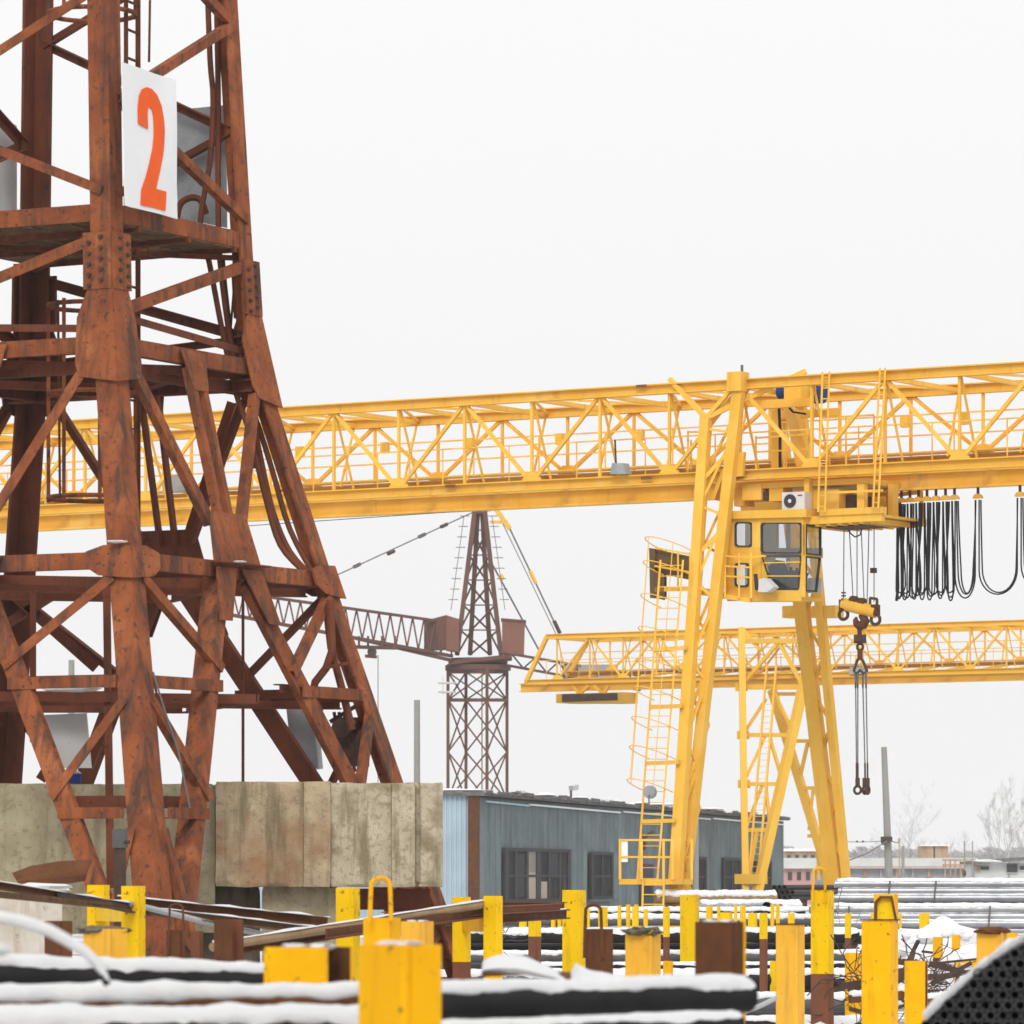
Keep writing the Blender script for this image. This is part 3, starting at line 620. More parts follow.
# caps and stay struts on top
pbar('stay_strut', nA[0], gp(670, 379, -2.1), .12); pbar('stay_strut', nA[0], gp(806, 371, -1.6), .13)
pbar('stay_strut', nA[0] + Z * .02, gp(748, 392, -1.9), .12)
m = MB(); m.box(gp(738, 382, -2.3), .42, .45, .5, (GU, GV, Z)); part('leg_cap', m, M['yellow'], crane)
part('mast_stub', MB().tube([gp(742, 376, -2.2), gp(742, 365, -2.2)], .035, 6), M['wire'], crane)
pbar('knee_plate', gp(727, 470, -2.2), gp(716, 500, -2.25), .5, h=.1)
for p in (lean(798, 612, 3.2, 560, 4.5, 950), lean(828, 612, 3.2, 560, 4.5, 950)):
    m = MB(); m.box(p, .7, .5, .32, (GU, GV, Z)); part('joint_flange', m, Y1, crane)
pbar('portal_beam', gp(672, 950, -4.5) + Z * .3, gp(690, 950, -4.5) + Z * .3, .7)
pbar('sill_beam', nA[1] + Z * .15 + GU * .3, fC[1] + Z * .15, .5)
for p in (nA[1], fC[1]):
    m = MB(); m.box(p + Z * .1 + GU * .3, 1.0, 2.6, .9, (GU, GV, Z)); bo = part('end_carriage', m, Y1, crane)
    for a in (-.8, .8):
        part('wheel', MB().tube([p + GU * .1 + GV * a + Z * -.25, p + GU * .4 + GV * a + Z * -.25], .3, 16), M['steel_dark'], bo)
# hoist machinery inside the girder
mb_ = MB(); mb_.tube([gp(779, 392, -.4), gp(789.5, 391, -.4)], .19, 18); hm_ = part('hoist_motor', mb_, M['blue_motor'], crane)
part('motor_cap', MB().tube([gp(788, 391, -.4), gp(792, 391, -.4)], .2, 14), M['steel_dark'], hm_)
m = MB(); m.box(gp(797, 390, -.4), .5, .5, .55, (GU, GV, Z)); part('gearbox', m, Y1, crane)
m = MB(); m.tube([gp(815, 393, .2), gp(823, 393, .2)], .28, 16); part('hoist_motor', m, M['blue_motor'], crane)
pbar('machine_beam', gp(758, 405, -.7), gp(812, 402, -.7), .22); pbar('machine_beam', gp(770, 416, .9), gp(838, 412, .9), .2)
pbar('machine_post', gp(776, 408, .4), gp(776, 470, .4), .26)
m = MB(); m.plate([gp(784, 408, .3), gp(793, 408, .3), gp(812, 466, .3), gp(796, 466, .3)], GV * .25); part('chute_plate', m, Y1, crane)
part('motor_cable', MB().tube([gp(790, 396, -.5), gp(779, 408, -.5), gp(780, 430, -.5), gp(780, 468, -.5)], .04, 6), M['cable'], crane)
part('motor_cable', MB().tube([gp(787, 405, -.6), gp(793, 412, -.6), gp(806, 414, -.6)], .03, 6), M['cable'], crane)
m = MB(); m.plate([gp(726, 454, -2.4), gp(744, 452, -2.4), gp(742, 476, -2.4), gp(724, 478, -2.4)], GV * .12); part('gusset_plate', m, Y1, crane)

# ---- trolley frame with machine deck right of the cab
VF, VB = -2.05, .9
def rect(par, name, x0, y0, x1, y1, v, d, mat): 
    a = gp((x0 + x1) / 2, (y0 + y1) / 2, v); sx = (gp(x1, y0, v) - gp(x0, y0, v)).length; sz = abs(gp(x0, y0, v).z - gp(x0, y1, v).z)
    m = MB(); m.box(a + GV * (d / 2), sx, d, sz, (GU, GV, Z)); return part(name, m, mat, par)
trol = rect(crane, 'trolley_frame', 738, 481, 866, 486.5, VF + .15, 2.6, Y1)
rect(crane, 'trolley_beam', 806, 492, 893, 498, .6, .3, Y1)
rect(crane, 'trolley_side', 740, 486, 893, 513, 1.1, .15, Y1)
rect(crane, 'trolley_post', 804, 478, 809, 522, VF, .2, Y1)
rect(crane, 'trolley_post', 857, 484, 864, 508, VF + .1, .2, Y1)
rect(crane, 'trolley_post', 888, 484, 893, 520, VF + 1.2, .3, Y1)
rect(crane, 'drive_box', 742, 484, 761, 500, VF + .1, .8, Y1)
dbx = rect(crane, 'switch_box', 769, 487, 783, 501, VF + .2, .5, Y1)
rect(crane, 'drive_bracket', 761, 492, 768, 500, VF + .2, .4, M['steel_dark'])
rect(crane, 'drive_box', 811, 490, 839, 509, VF + .25, .8, Y1)
rect(crane, 'hoist_drum', 843, 495, 857, 508, VF + .6, .8, M['steel_dark'])
rect(crane, 'wheel_cover', 734, 487, 745, 506, VF + .3, .5, Y1)
ac = rect(crane, 'air_conditioner', 782, 492, 804.5, 510.5, VF - .25, .38, M['acwhite'])
c_ = gp(790, 501, VF - .26)
part('fan_guard', MB().tube([c_ + GV * .02, c_ - GV * .015], .175, 24), M['frame_d'], ac)
part('fan_hub', MB().tube([c_ - GV * .01, c_ - GV * .025], .05, 12), M['acwhite'], ac)
rect(ac, 'badge', 797.5, 494.5, 802, 496, VF - .257, .008, M['redmark'])
rect(crane, 'roof_rail', 730, 511, 742, 516, VF - .15, .4, Y1)
rect(crane, 'deck_edge', 819, 508, 882, 514.5, VF - .1, .25, Y1)
rect(crane, 'deck_rail', 819, 490.5, 882, 493, VF - .1, .06, Y1)
# sloping machine deck, seen from below
m = MB(); dk = [gp(806, 519, VF), gp(893, 522, VF + .2)]
m.plate([gp(803, 519, VF), gp(880, 514, VF), gp(880, 514, VF) + GV * 2.4, gp(803, 519, VF) + GV * 2.4], Z * -.06); dkp = part('machine_deck', m, Y1, crane)
for i in range(7):
    a = gp(806 + i * 11, 520 - i * .7, VF); pbar('deck_joist', a + Z * -.12, a + GV * 2.3 + Z * -.12, .12, dkp, Y1)
for v in (VF + .05, VF + 2.35): pbar('deck_joist', gp(803, 521, VF) + GV * (v - VF), gp(882, 517, VF) + GV * (v - VF), .2, dkp)
m = MB(); m.plate([gp(826, 520, VF + .4), gp(868, 517, VF + .4), gp(868, 517, VF + .4) + GV * 1.2, gp(826, 520, VF + .4) + GV * 1.2], Z * -.2); part('sheave_box', m, M['steel_dark'], dkp)
# box frame right of the trolley
for a, b in (((888, 496), (921, 492)), ((888, 523), (922, 521)), ((921, 491), (922, 522)), ((888, 496), (888, 524))):
    pbar('stop_frame', gp(*a, .5), gp(*b, .5), .1)
# ladders and rails on the girder above the trolley
def lad(par, name, p, q, n, off_, mat=Y1, r=.05):
    l_ = part(name, MB().bar(p, q, r), mat, par)
    part('rail', MB().bar(p + off_, q + off_, r), mat, l_)
    for i in range(n):
        a = lerp(p, q, (i + .5) / n); part('rung', MB().bar(a, a + off_, .028), mat, l_)
    return l_
lad(crane, 'service_ladder', gp(818, 512, -2.35), gp(822.5, 372, -2.35), 13, GU * .2)
lad(crane, 'service_ladder', gp(873, 508, -2.35), gp(880, 368, -2.35), 13, GU * .15)
for y0, y1 in ((418, 415), (434, 432), (446, 444)):
    pbar('guard_rail', gp(820, y0, -1.5), gp(874, y1, -1.5), .045)
for x in (820, 846, 874): pbar('guard_post', gp(x, 416, -1.5), gp(x, 470, -1.5), .05)
pbar('guard_rail', gp(756, 438, -1.2), gp(812, 434, -1.2), .045); pbar('guard_rail', gp(756, 452, -1.2), gp(812, 449, -1.2), .04)
for x in (756, 784): pbar('guard_post', gp(x, 436, -1.2), gp(x, 470, -1.2), .05)
pbar('guard_rail', gp(688, 432, -1.4), gp(700, 432, -1.4), .05); pbar('guard_post', gp(688, 431, -1.4), gp(688, 470, -1.4), .05)
pbar('guard_post', gp(691, 440, -1.0), gp(691, 470, -1.0), .05)

# ---- operator cab
CV = -2.3; CB = -.9
cab = part('cab', MB().plate([gp(727, 519, CV), gp(807, 517, CV), gp(807, 517, CV) + GV * 1.35, gp(727, 519, CV) + GV * 1.35], Z * .12), Y1, crane)
def wall(pts_x, pts_y, holes, v, d=.05, mat=Y1, name='wall_panel'):
    for i in range(len(pts_x) - 1):
        for j in range(len(pts_y) - 1):
            x0, x1, y0, y1 = pts_x[i], pts_x[i + 1], pts_y[j], pts_y[j + 1]; cx, cy = (x0 + x1) / 2, (y0 + y1) / 2
            if any(a < cx < c and b < cy < e for a, b, c, e in holes): continue
            m = MB(); m.plate([gp(x0, y0, v), gp(x1, y0, v), gp(x1, y1, v), gp(x0, y1, v)], GV * d); part(name, m, mat, cab)
holes = [(735, 522, 752, 547), (735, 563, 749, 587), (761, 523, 801.5, 553), (762, 555.5, 801.5, 589)]
wall([726, 735, 749, 752, 761, 801.5, 805], [517, 522.5, 547, 554.3, 563, 587, 590, 597], holes, CV)
m = MB(); m.plate([gp(761.5, 555, CV), gp(764.5, 555, CV), gp(771.5, 589, CV), gp(761.5, 589, CV)], GV * .05); part('wall_panel', m, Y1, cab)
m = MB(); m.plate([gp(801.5, 555, CV - .004), gp(804.8, 555, CV - .004), gp(801, 591, CV - .004), gp(798.5, 591, CV - .004)], GV * .05); part('wall_panel', m, Y1, cab)
def window(pts, v, w_=.034):
    P_ = [gp(x, y, v) for x, y in pts]
    m = MB(); m.plate(P_, GV * .012); part('window_pane', m, M['glass'], cab)
    c = sum(P_, Vector()) / len(P_)
    m = MB(); outer = [c + (p - c) * 1.0 for p in P_]; inner = []
    for p in P_:
        d = (c - p); inner.append(p + d.normalized() * (w_ * 1.35))
    n = len(P_)
    A_ = m.ring([p - GV * .03 for p in outer]); B_ = m.ring([p - GV * .03 for p in inner]); C_ = m.ring([p + GV * .04 for p in inner]); D_ = m.ring([p + GV * .04 for p in outer])
    for i in range(n):
        j = (i + 1) % n
        for a, b in ((A_, B_), (B_, C_), (C_, D_), (D_, A_)): m.face([a[i], a[j], b[j], b[i]])
    part('window_frame', m, M['frame_d'], cab)
def rr(x0, y0, x1, y1, k=2.2): return [(x0 + k, y0), (x1 - k, y0), (x1, y0 + k), (x1, y1 - k), (x1 - k, y1), (x0 + k, y1), (x0, y1 - k), (x0, y0 + k)]
window(rr(735, 522, 752, 547), CV); window(rr(735, 563, 749, 587), CV)
window(rr(761, 522.7, 801.7, 553.3), CV)
window([(763, 555.5), (800.5, 555.5), (801.5, 556.5), (799.5, 588), (798.5, 589.5), (773, 589), (771.5, 587.5), (762, 557)], CV)
# end face with two panes: runs away from the corner
c0 = gp(804.8, 517, CV); zT, zM0, zM1, zB = gp(804.8, 524, CV).z, gp(804.8, 554, CV).z, gp(804.8, 556, CV).z, gp(804.8, 591, CV).z
ED = .88
def ep(t, z, inn=0): return Vector((c0.x, c0.y, z)) + GV * (ED * t) - GU * inn
m = MB(); m.plate([ep(0, c0.z), ep(1, c0.z), ep(1, zT), ep(0, zT)], -GU * .05); part('wall_panel', m, Y1, cab)
for t in (0, .97):
    m = MB(); m.plate([ep(t, zT), ep(t + .03, zT), ep(t + .03, zM1), ep(t, zM1)], -GU * .06); part('wall_panel', m, Y1, cab)
m = MB(); m.plate([ep(0, zM0), ep(1, zM0), ep(1, zM1), ep(0, zM1)], -GU * .05); part('wall_panel', m, Y1, cab)
def epane(q):
    c = sum(q, Vector()) / 4
    m = MB(); m.plate(q, -GU * .012); part('window_pane', m, M['glass'], cab)
    m = MB(); inner = [p + (c - p).normalized() * .045 for p in q]
    A_ = m.ring([p + GU * .03 for p in q]); B_ = m.ring([p + GU * .03 for p in inner]); C_ = m.ring([p - GU * .04 for p in inner]); D_ = m.ring([p - GU * .04 for p in q])
    for i in range(4):
        j = (i + 1) % 4
        for a, b in ((A_, B_), (B_, C_), (C_, D_), (D_, A_)): m.face([a[i], a[j], b[j], b[i]])
    part('window_frame', m, M['frame_d'], cab)
epane([ep(.05, zT), ep(.96, zT), ep(.96, zM0), ep(.05, zM0)])
epane([ep(.05, zM1), ep(.93, zM1), ep(.70, zB), ep(.05, zB)])
# floor, back wall with a window, roof, seat and desk
f0 = gp(727, 596, CV); f1 = gp(800, 596, CV)
m = MB(); m.plate([f0, f1, f1 + GV * 1.1, f0 + GV * 1.3], Z * -.1); part('floor', m, Y1, cab)
m = MB(); m.plate([gp(727, 594, CV - .02), gp(801, 594, CV - .02), gp(801, 601, CV - .02), gp(727, 601, CV - .02)], GV * .08); part('skirt', m, Y1, cab)
m = MB(); m.plate([gp(727, 511, CV - .1), gp(806, 509, CV - .1), gp(806, 517, CV - .1), gp(727, 519, CV - .1)], GV * 1.5); part('roof', m, Y1, cab)
bv = CV + 1.28
wall([745, 762, 778, 786, 790, 822], [515, 524, 548, 558, 578, 593], [(762, 558, 778, 578), (778, 524, 786, 548), (790, 524, 822, 548), (790, 558, 822, 578), (778, 558, 786, 578)], bv, .05, M['cabin_in'], 'back_wall')
m = MB(); m.plate([gp(754, 518, CV + .1), gp(754.8, 518, CV + .1), gp(754.8, 595, CV + .1), gp(754, 595, CV + .1)], GV * 1.1); part('partition', m, M['cabin_in'], cab)
m = MB(); m.loft([[gp(x, y, CV + .35) + GV * d for x, y in q] for q, d in (([(767, 567), (776, 560), (786, 586), (788, 592), (776, 592)], 0), ([(767, 567), (776, 560), (786, 586), (788, 592), (776, 592)], .45))]); part('seat', m, M['seat'], cab)
m = MB(); m.loft([[gp(x, y, CV + .3) + GV * d for x, y in [(783, 573), (790, 570), (800, 572), (797, 579), (789, 582), (789, 593), (786, 593), (786, 581)]] for d in (0, .5)]); part('console', m, M['seat'], cab)
for x, y in ((786, 571), (791, 570), (797, 571)):
    m = MB(); m.tube([gp(x, y + 4, CV + .4), gp(x, y - 3, CV + .4)], .04, 8); part('control_lever', m, M['frame_d'], cab)
pbar('grab_bar', gp(764, 563, CV - .05), gp(800, 562, CV - .05), .03, cab); pbar('grab_bar', gp(766, 576, CV - .05), gp(800, 576, CV - .05), .03, cab)
# balcony left of the cab with railing; floodlight under the window
m = MB(); m.plate([gp(698, 590, CV - .3), gp(750, 598, CV - .3), gp(752, 596, CV + .8), gp(704, 588, CV + .8)], Z * -.12); bal = part('balcony', m, Y1, crane)
for y in (556, 566, 576): pbar('balcony_rail', gp(724, y, CV - .35), gp(751, y + 1.5, CV - .35), .045, bal)
for x in (725, 739, 751): pbar('balcony_post', gp(x, 553, CV - .35), gp(x, 598, CV - .35), .05, bal)
pbar('balcony_rail', gp(751, 557, CV - .35), gp(766, 556, CV - .1), .045, bal)
fl = part('floodlight', MB().plate([gp(759, 579, CV - .4), gp(765, 578, CV - .4), gp(774, 587, CV - .55), gp(767, 592, CV - .55), gp(758, 592, CV - .4)], GV * .28), M['white_sheet'], crane)
part('bracket', MB().tube([gp(757, 590, CV - .2), gp(755.5, 574, CV - .2)], .05, 6), M['frame_d'], fl)
# caged access ladder beside the near leg
def lp(px, py): return lean(px, py, -2.6, 400, -4.75, 950)
al = part('access_ladder', MB().bar(lp(660.5, 560), lp(637, 884), .055), Y1, crane)
part('rail', MB().bar(lp(683, 560), lp(657, 884), .05), Y1, al)
for i in range(30):
    t = (i + .5) / 30; a = lerp(lp(660.5, 560), lp(637, 884), t); b = lerp(lp(683, 560), lp(657, 884), t); part('rung', MB().bar(a, b, .022), Y1, al)
hoops = []
for py in (548, 572, 605, 638, 670, 698, 728, 757, 790):
    t = (py - 560) / 324
    a = lerp(lp(660.5, 560), lp(637, 884), t); b = lerp(lp(683, 560), lp(657, 884), t); c = (a + b) / 2; w_ = (b - a) / 2
    pts = [c + w_ * math.cos(R(k)) * 1.25 + (-GV * .55 - GU * .30 + Z * .24) * math.sin(R(k)) * 1.15 for k in range(-15, 200, 15)]
    hoops.append(pts); part('hoop', MB().tube(pts, .014, 5), Y1, al)
for k in (3, 7, 11): part('cage_bar', MB().tube([h_[k] for h_ in hoops], .013, 5), Y1, al)
for py in (650, 708, 764, 822):
    t = (py - 560) / 324
    pbar('ladder_bracket', lerp(lp(660.5, 560), lp(637, 884), t), lerp(nA[0], nA[1], (py - 418) / (952 - 418)) - GV * .22, .1, al)
# landing cage and lower ladder
def bp(px, py): return lean(px, py, -2.9, 400, -5.3, 950)
lb = part('landing', MB().plate([bp(619, 879), bp(673, 879), bp(673, 879) + GV * 1.0, bp(619, 879) + GV * 1.0], Z * -.14), Y1, crane)
for y in (840, 857): 
    pbar('landing_rail', bp(619.5, y), bp(672, y), .05, lb); pbar('landing_rail', bp(619.5, y) + GV * 1, bp(672, y) + GV * 1, .05, lb)
for x in (620, 641.5, 663.5, 672.5): pbar('landing_post', bp(x, 839), bp(x, 880), .065, lb)
for x in (620, 672): pbar('landing_post', bp(x, 839) + GV, bp(x, 880) + GV, .065, lb)
m = MB(); m.plate([bp(621, 841), bp(627.5, 841), bp(627.5, 862), bp(621, 862)], GV * .02); part('notice_plate', m, M['signwhite'], lb)
lad(crane, 'lower_ladder', bp(643, 880), bp(641.5, 948), 7, GU * .62, r=.05)
m = MB(); m.tube([bp(649, 792), bp(649, 792) + GV * .12], .17, 14); gl_ = part('warning_lamp', m, M['greysheet'], crane); part('stem', MB().bar(bp(649, 795), bp(649, 806), .04), M['wire'], gl_)
# brown cabinet at the top of the ladder
cb_ = part('brown_cabinet', MB().plate([gp(650, 549, -2.9), gp(690, 557, -2.9), gp(690, 580, -2.9), gp(652, 572, -2.9)], GV * .5), M['cab_brown'], crane)
part('side_panel', MB().plate([gp(649, 548, -3.0), gp(655, 549, -3.0), gp(655, 598, -3.0), gp(650, 598, -3.0)], GV * .6), M['cab_brown'], cb_)
m = MB(); m.plate([gp(655, 572, -3.0), gp(664, 574, -3.0), gp(664, 600, -3.0), gp(655, 598, -3.0)], GV * .05); part('side_panel', m, M['cab_brown'], cb_)
lt = part('ladder_landing', MB().plate([gp(655, 587, -3), gp(704, 586, -3), gp(704, 586, -2), gp(655, 587, -2)], Z * -.12), Y1, crane)
for y in (548, 566): pbar('landing_rail', gp(655, y, -3.02), gp(695, y + 7, -3.02), .05, lt)
for x in (678, 690, 700): pbar('landing_post', gp(x, 552, -3.02), gp(x, 590, -3.02), .05, lt)
# floodlight hanging in the girder
m = MB(); m.plate([gp(612, 463, -2.4), gp(623, 463, -2.4), gp(626, 474, -2.4), gp(610, 474, -2.4)], GV * .3); f2 = part('floodlight', m, M['greysheet'], crane)
part('bracket', MB().bar(gp(615, 440, -2.25), gp(616, 464, -2.25), .05), M['steel_dark'], f2)
m = MB(); m.plate([gp(162, 477, 1), gp(184, 473, 1), gp(185, 490, 1), gp(164, 493, 1)], GV * .3); part('floodlight', m, M['greysheet'], crane)
part('guide_rope', MB().tube([gp(245, 526, 0), gp(450, 512, 0), gp(690, 499, 0)], .012, 5), M['wire'], crane)

for px, py in ((641, 386), (646, 478), (735, 385), (450, 486)):
    rect(crane, 'type_plate', px - 5, py - 1.4, px + 5, py + 1.4, -2.26, .02, M['oxide'])
for px in (300, 385, 470, 560, 640, 905, 965):
    m = MB(); m.box(gp(px, 452 - (px - 300) * .05, 1.2), .22, .16, .3, (GU, GV, Z)); part('lamp_box', m, Y1, crane)
# ---- festoon cables on the runway beam
fest = thing('festoon_cable', 'row of black cable loops hanging from small yellow carriers under the girder', 'cable festoon', gp(930, 490, 0))
cx = [(898, 490.5), (901.5, 490), (910, 489.6), (918.5, 489), (927, 488.5), (936, 488), (945.5, 487.5), (954.5, 487), (978, 486), (1020, 484), (1062, 482)]
cp = []
for i, (x, y) in enumerate(cx):
    if i == 0: cp.append(gp(898, 500, 0)); continue
    a = gp(x, y + 1, 0); b = gp(x, y + 10, 0); c = part('carrier', MB().bar(a, b, .07), M['steel_dark'], fest)
    m = MB(); ce = gp(x, y + 10.5, 0); m.loft([[ce + GU * (.13 * math.cos(R(k))) + Z * (.12 * math.sin(R(k)) - .05) + GV * d for k in range(0, 181, 20)] for d in (-.06, .06)]); part('saddle', m, Y1, c)
    cp.append(gp(x, y + 14, 0))
bots = [598, 600, 600, 599, 601, 599, 600, 600, 597, 593]
for i in range(len(cx) - 1):
    p, q = cp[i], cp[i + 1]
    for j in range(3 if i < 8 else 2):
        dv = (j - 1) * .055; yb = bots[i] - j * 3.2 + (rnd.random() - .5) * 3
        zb_ = gp(930, yb, 0).z; k = (.05 if i else 0.01) + .02 * j
        a = p + GU * k * (.9 if i < 8 else 1.2) + GV * dv; b = q - GU * k + GV * dv
        wd = (b - a).length; wide = wd > .5; wb = wd * .5 - .04 * j if wide else max(wd * .5 - .03, .07) + .03 * j
        rv = .62 if wide else .22; c0_ = (a + b) / 2 + GU * (rnd.uniform(-.05, .05) if not wide else 0); pts = []
        tz = zb_ + rv
        for s_ in range(9):
            t = s_ / 8; e = t * t * (3 - 2 * t) if not wide else t ** 1.4
            u_ = lerp(a, c0_ - GU * wb * (-1 if a.dot(GU) > b.dot(GU) else 1), e); pts.append(Vector((u_.x, u_.y, lerp(a.z, tz, t))))
        L0 = pts[-1]; R0 = c0_ + (c0_ - Vector((L0.x, L0.y, c0_.z)))
        for s_ in range(1, 14):
            th = math.pi * s_ / 14
            u_ = lerp(Vector((L0.x, L0.y, 0)), Vector((R0.x, R0.y, 0)), .5 - .5 * math.cos(th)); pts.append(Vector((u_.x, u_.y, tz - rv * math.sin(th))))
        for s_ in range(9):
            t = 1 - s_ / 8; e = t * t * (3 - 2 * t) if not wide else t ** 1.4
            u_ = lerp(b, R0, e); pts.append(Vector((u_.x, u_.y, lerp(b.z, tz, t))))
        part('cable_loop', MB().tube(pts, .02, 6), M['cable'], fest)
part('cable_loop', MB().tube([gp(898, 500, 0), gp(897.5, 560, 0), gp(898, 588, .05), gp(896.5, 601, .05)], .04, 6), M['cable'], fest)

# ---- lifting beam, hook and slings
VH = -.6
def hp(x, y, v=VH): return gp(x, y, v)
beam = thing('lifting_beam', 'yellow lifting beam with end shackles hanging on steel ropes under the trolley', 'lifting beam', hp(860, 618))
part('beam_tube', MB().tube([hp(843, 604), hp(876, 612)], .165, 16), Y1, beam)
for x, y in ((843.5, 606), (875.5, 611)):
    m = MB(); m.box(hp(x, y - 1), .14, .26, .28, (GU, GV, Z)); cl = part('end_clamp', m, M['rust_raw'], beam)
    part('shackle', MB().torus(hp(x, y + 8.5), GV, .13, .045, 16, 7), M['steel_dark'], cl)
for x, y in ((855, 600), (863, 602)):
    m = MB(); m.tube([hp(x - 1, y) - GV * .1, hp(x - 1, y) + GV * .1], .11, 12); part('sheave', m, M['rust_raw'], beam)
for a, b in (((870, 598), (870, 608)), ((877, 599), (877, 609)), ((870, 598), (877, 599)), ((870, 607), (877, 608))): pbar('rope_guide', hp(*a), hp(*b), .07, beam, M['rust_raw'])
for x0, x1, y1 in ((844, 843.5, 598), (849, 853, 598), (857, 857, 599), (861, 864, 600), (869, 867, 602), (874, 874, 602)):
    part('hoist_rope', MB().tube([hp(x0, 524), hp(x1, y1)], .014, 5), M['wire'], beam)
part('rope_weight', MB().tube([hp(873.5, 568), hp(873.5, 573)], .09, 8), M['steel_dark'], beam)
for y in (592, 595, 598): part('rope_clip', MB().tube([hp(843.6, y), hp(843.6, y + 1.5)], .06, 8), M['steel_dark'], beam)
part('slack_cable', MB().tube([hp(848, 526), hp(850, 533), hp(855, 537), hp(860, 535), hp(862, 529)], .02, 6), M['cable'], beam)
hook = thing('crane_hook', 'rusty hook with a dark swivel block and triangular link below the lifting beam', 'hook', hp(860, 660))
pts = [hp(*q) for q in ((860, 615), (863.5, 617.5), (865, 621), (863, 625), (859.5, 626), (856.5, 623.5), (855.5, 620), (856.5, 617))]
part('hook', MB().tube(pts, [.06, .11, .13, .13, .12, .10, .07, .03], 10), M['rust_raw'], hook)
part('shank', MB().tube([hp(859.6, 625), hp(859.6, 644)], .06, 8), M['rust_raw'], hook)
m = MB(); m.box(hp(860, 639), .2, .26, .13, (GU, GV, Z)); m.box(hp(860, 639), .26, .2, .22, (GU, GV, Z)); part('swivel_block', m, M['steel_dark'], hook)
part('ring', MB().torus(hp(860, 647), GV, .085, .035, 14, 6), M['steel_dark'], hook)
part('link', MB().tube([hp(860, 649), hp(860, 660)], .07, 8), M['rust_raw'], hook)
part('triangle_link', MB().tube([hp(860, 657), hp(857, 661), hp(853.8, 671), hp(857, 673.5), hp(860, 670), hp(863.5, 673.5), hp(867, 671), hp(863, 661), hp(860, 657)], .04, 7), M['steel_dark'], hook)
for nm, xs_, yb, lab in (('left', ((855.5, 856.5), (857.6, 857.8)), 795, 'left of the two rope slings hanging from the triangular link, ending in one hook ring'), ('right', ((862.8, 865), (866, 867.5)), 796, 'right rope sling hanging from the triangular link, ending in two close hooks')):
    sgn = thing('rope_sling', lab, 'sling', hp(xs_[0][1], yb))
    for i, (a, b) in enumerate(xs_):
        part('rope', MB().tube([hp(a, 672), hp(a + .2, 690), hp(b, 765)], [.035, .017, .016], 6), M['wire'], sgn)
        part('splice', MB().tube([hp(a, 672), hp(a + .1, 688)], .024, 6), M['steel_dark'], sgn)
        part('splice', MB().tube([hp(b, 763), hp(b + .1, 783)], .024, 6), M['steel_dark'], sgn)
    for b in ([857.6] if nm == 'left' else [864.7, 867.5]):
        part('sling_hook', MB().torus(hp(b, 790), GV if nm == 'left' else GU, .10, .036, 14, 6), M['steel_dark'], sgn)
        part('hook_link', MB().tube([hp(b, 778), hp(b, 787)], .06, 6), M['steel_dark'], sgn)

# ================================================================== the second gantry crane, further off
Y2 = M['yellow_f']; G2 = Vector((14.0, 257.0, 0))
crane2 = thing('gantry_crane', 'smaller looking yellow gantry crane further off, seen below the nearer girder', 'gantry crane', G2)
def g2(px, py, v): return rp(px, py, G2 + GV * v, GV)
def ul2(p, v): return (p - G2 - GV * v).dot(GU)
a2 = ul2(g2(623, 680, -2.1), -2.1); b2_ = ul2(g2(557, 690, -2.1), -2.1); PL2 = (a2 - b2_) / 2
zt2 = g2(785, 629.5, -2.1).z; zb2 = g2(785, 676, -2.1).z
e0 = ul2(g2(547, 635, -2.1), -2.1); e1 = ul2(g2(526, 680, -2.1), -2.1); e2 = ul2(g2(521, 690, 0), 0)
girder(crane2, G2, Y2, (e0, e1, e2), 16, a2, a2 + .35 * PL2, PL2, zt2, zb2)
def pb2(name, a, b, w_, par=crane2, mat=Y2): return part(name, MB().bar(a, b, w_), mat, par)
for v, z in ((-2.1, zb2), (2.1, zb2 + .5)):
    a = G2 + GU * e0 + GV * v + Z * zt2; b = G2 + GU * e1 + GV * v + Z * z; pb2('end_post', a, b, .2)
pb2('end_beam', G2 + GU * e0 - GV * 2.1 + Z * zt2, G2 + GU * e0 + GV * 2.1 + Z * zt2, .22); pb2('end_beam', G2 + GU * e1 - GV * 2.1 + Z * zb2, G2 + GU * e1 + GV * 2.1 + Z * zb2, .22)
for v in (-2.6,):
    q = (lambda x, y: g2(x, y, -2.6 - .012 * max(0, y - 690))) if v < 0 else (lambda x, y: g2(1591 - x + 24, y, 2.6 + .012 * max(0, y - 690)))
    pb2('leg_column', q(741.5, 628), q(746, 918), .34); pb2('leg_column', q(806, 674), q(752, 915), .42)
    for (x0, y0, x1, y1, w_) in ((740, 641, 806, 641, .42), (741, 687, 804, 687, .42), (742, 735, 793, 735, .34), (743, 784, 781, 784, .32), (745, 830, 770, 830, .32),
                             (779, 642, 743, 684, .28), (779, 642, 803, 686, .28), (741, 628, 760, 650, .25),
                             (766, 699, 744, 733, .26), (774, 692, 791, 728, .24), (765, 737, 744, 782, .26), (770, 738, 781, 776, .24), (762, 786, 746, 828, .26), (766, 786, 770, 826, .24), (757, 832, 748, 880, .24)):
        pb2('leg_brace', q(x0, y0), q(x1, y1), w_ * .62)
    for (x0, y0) in ((741.5, 687), (743, 735), (744, 784)):
        m = MB(); m.box(q(x0, y0), .5, .4, .42, (GU, GV, Z)); part('joint_plate', m, Y2, crane2)
    if v < 0:
        l2 = lad(crane2, 'service_ladder', q(749, 876), q(767, 664), 34, GU * .55, Y2, .1)
        m = MB(); m.box(q(751, 879), 1.4, .9, .5, (GU, GV, Z)); part('ladder_landing', m, Y2, crane2)
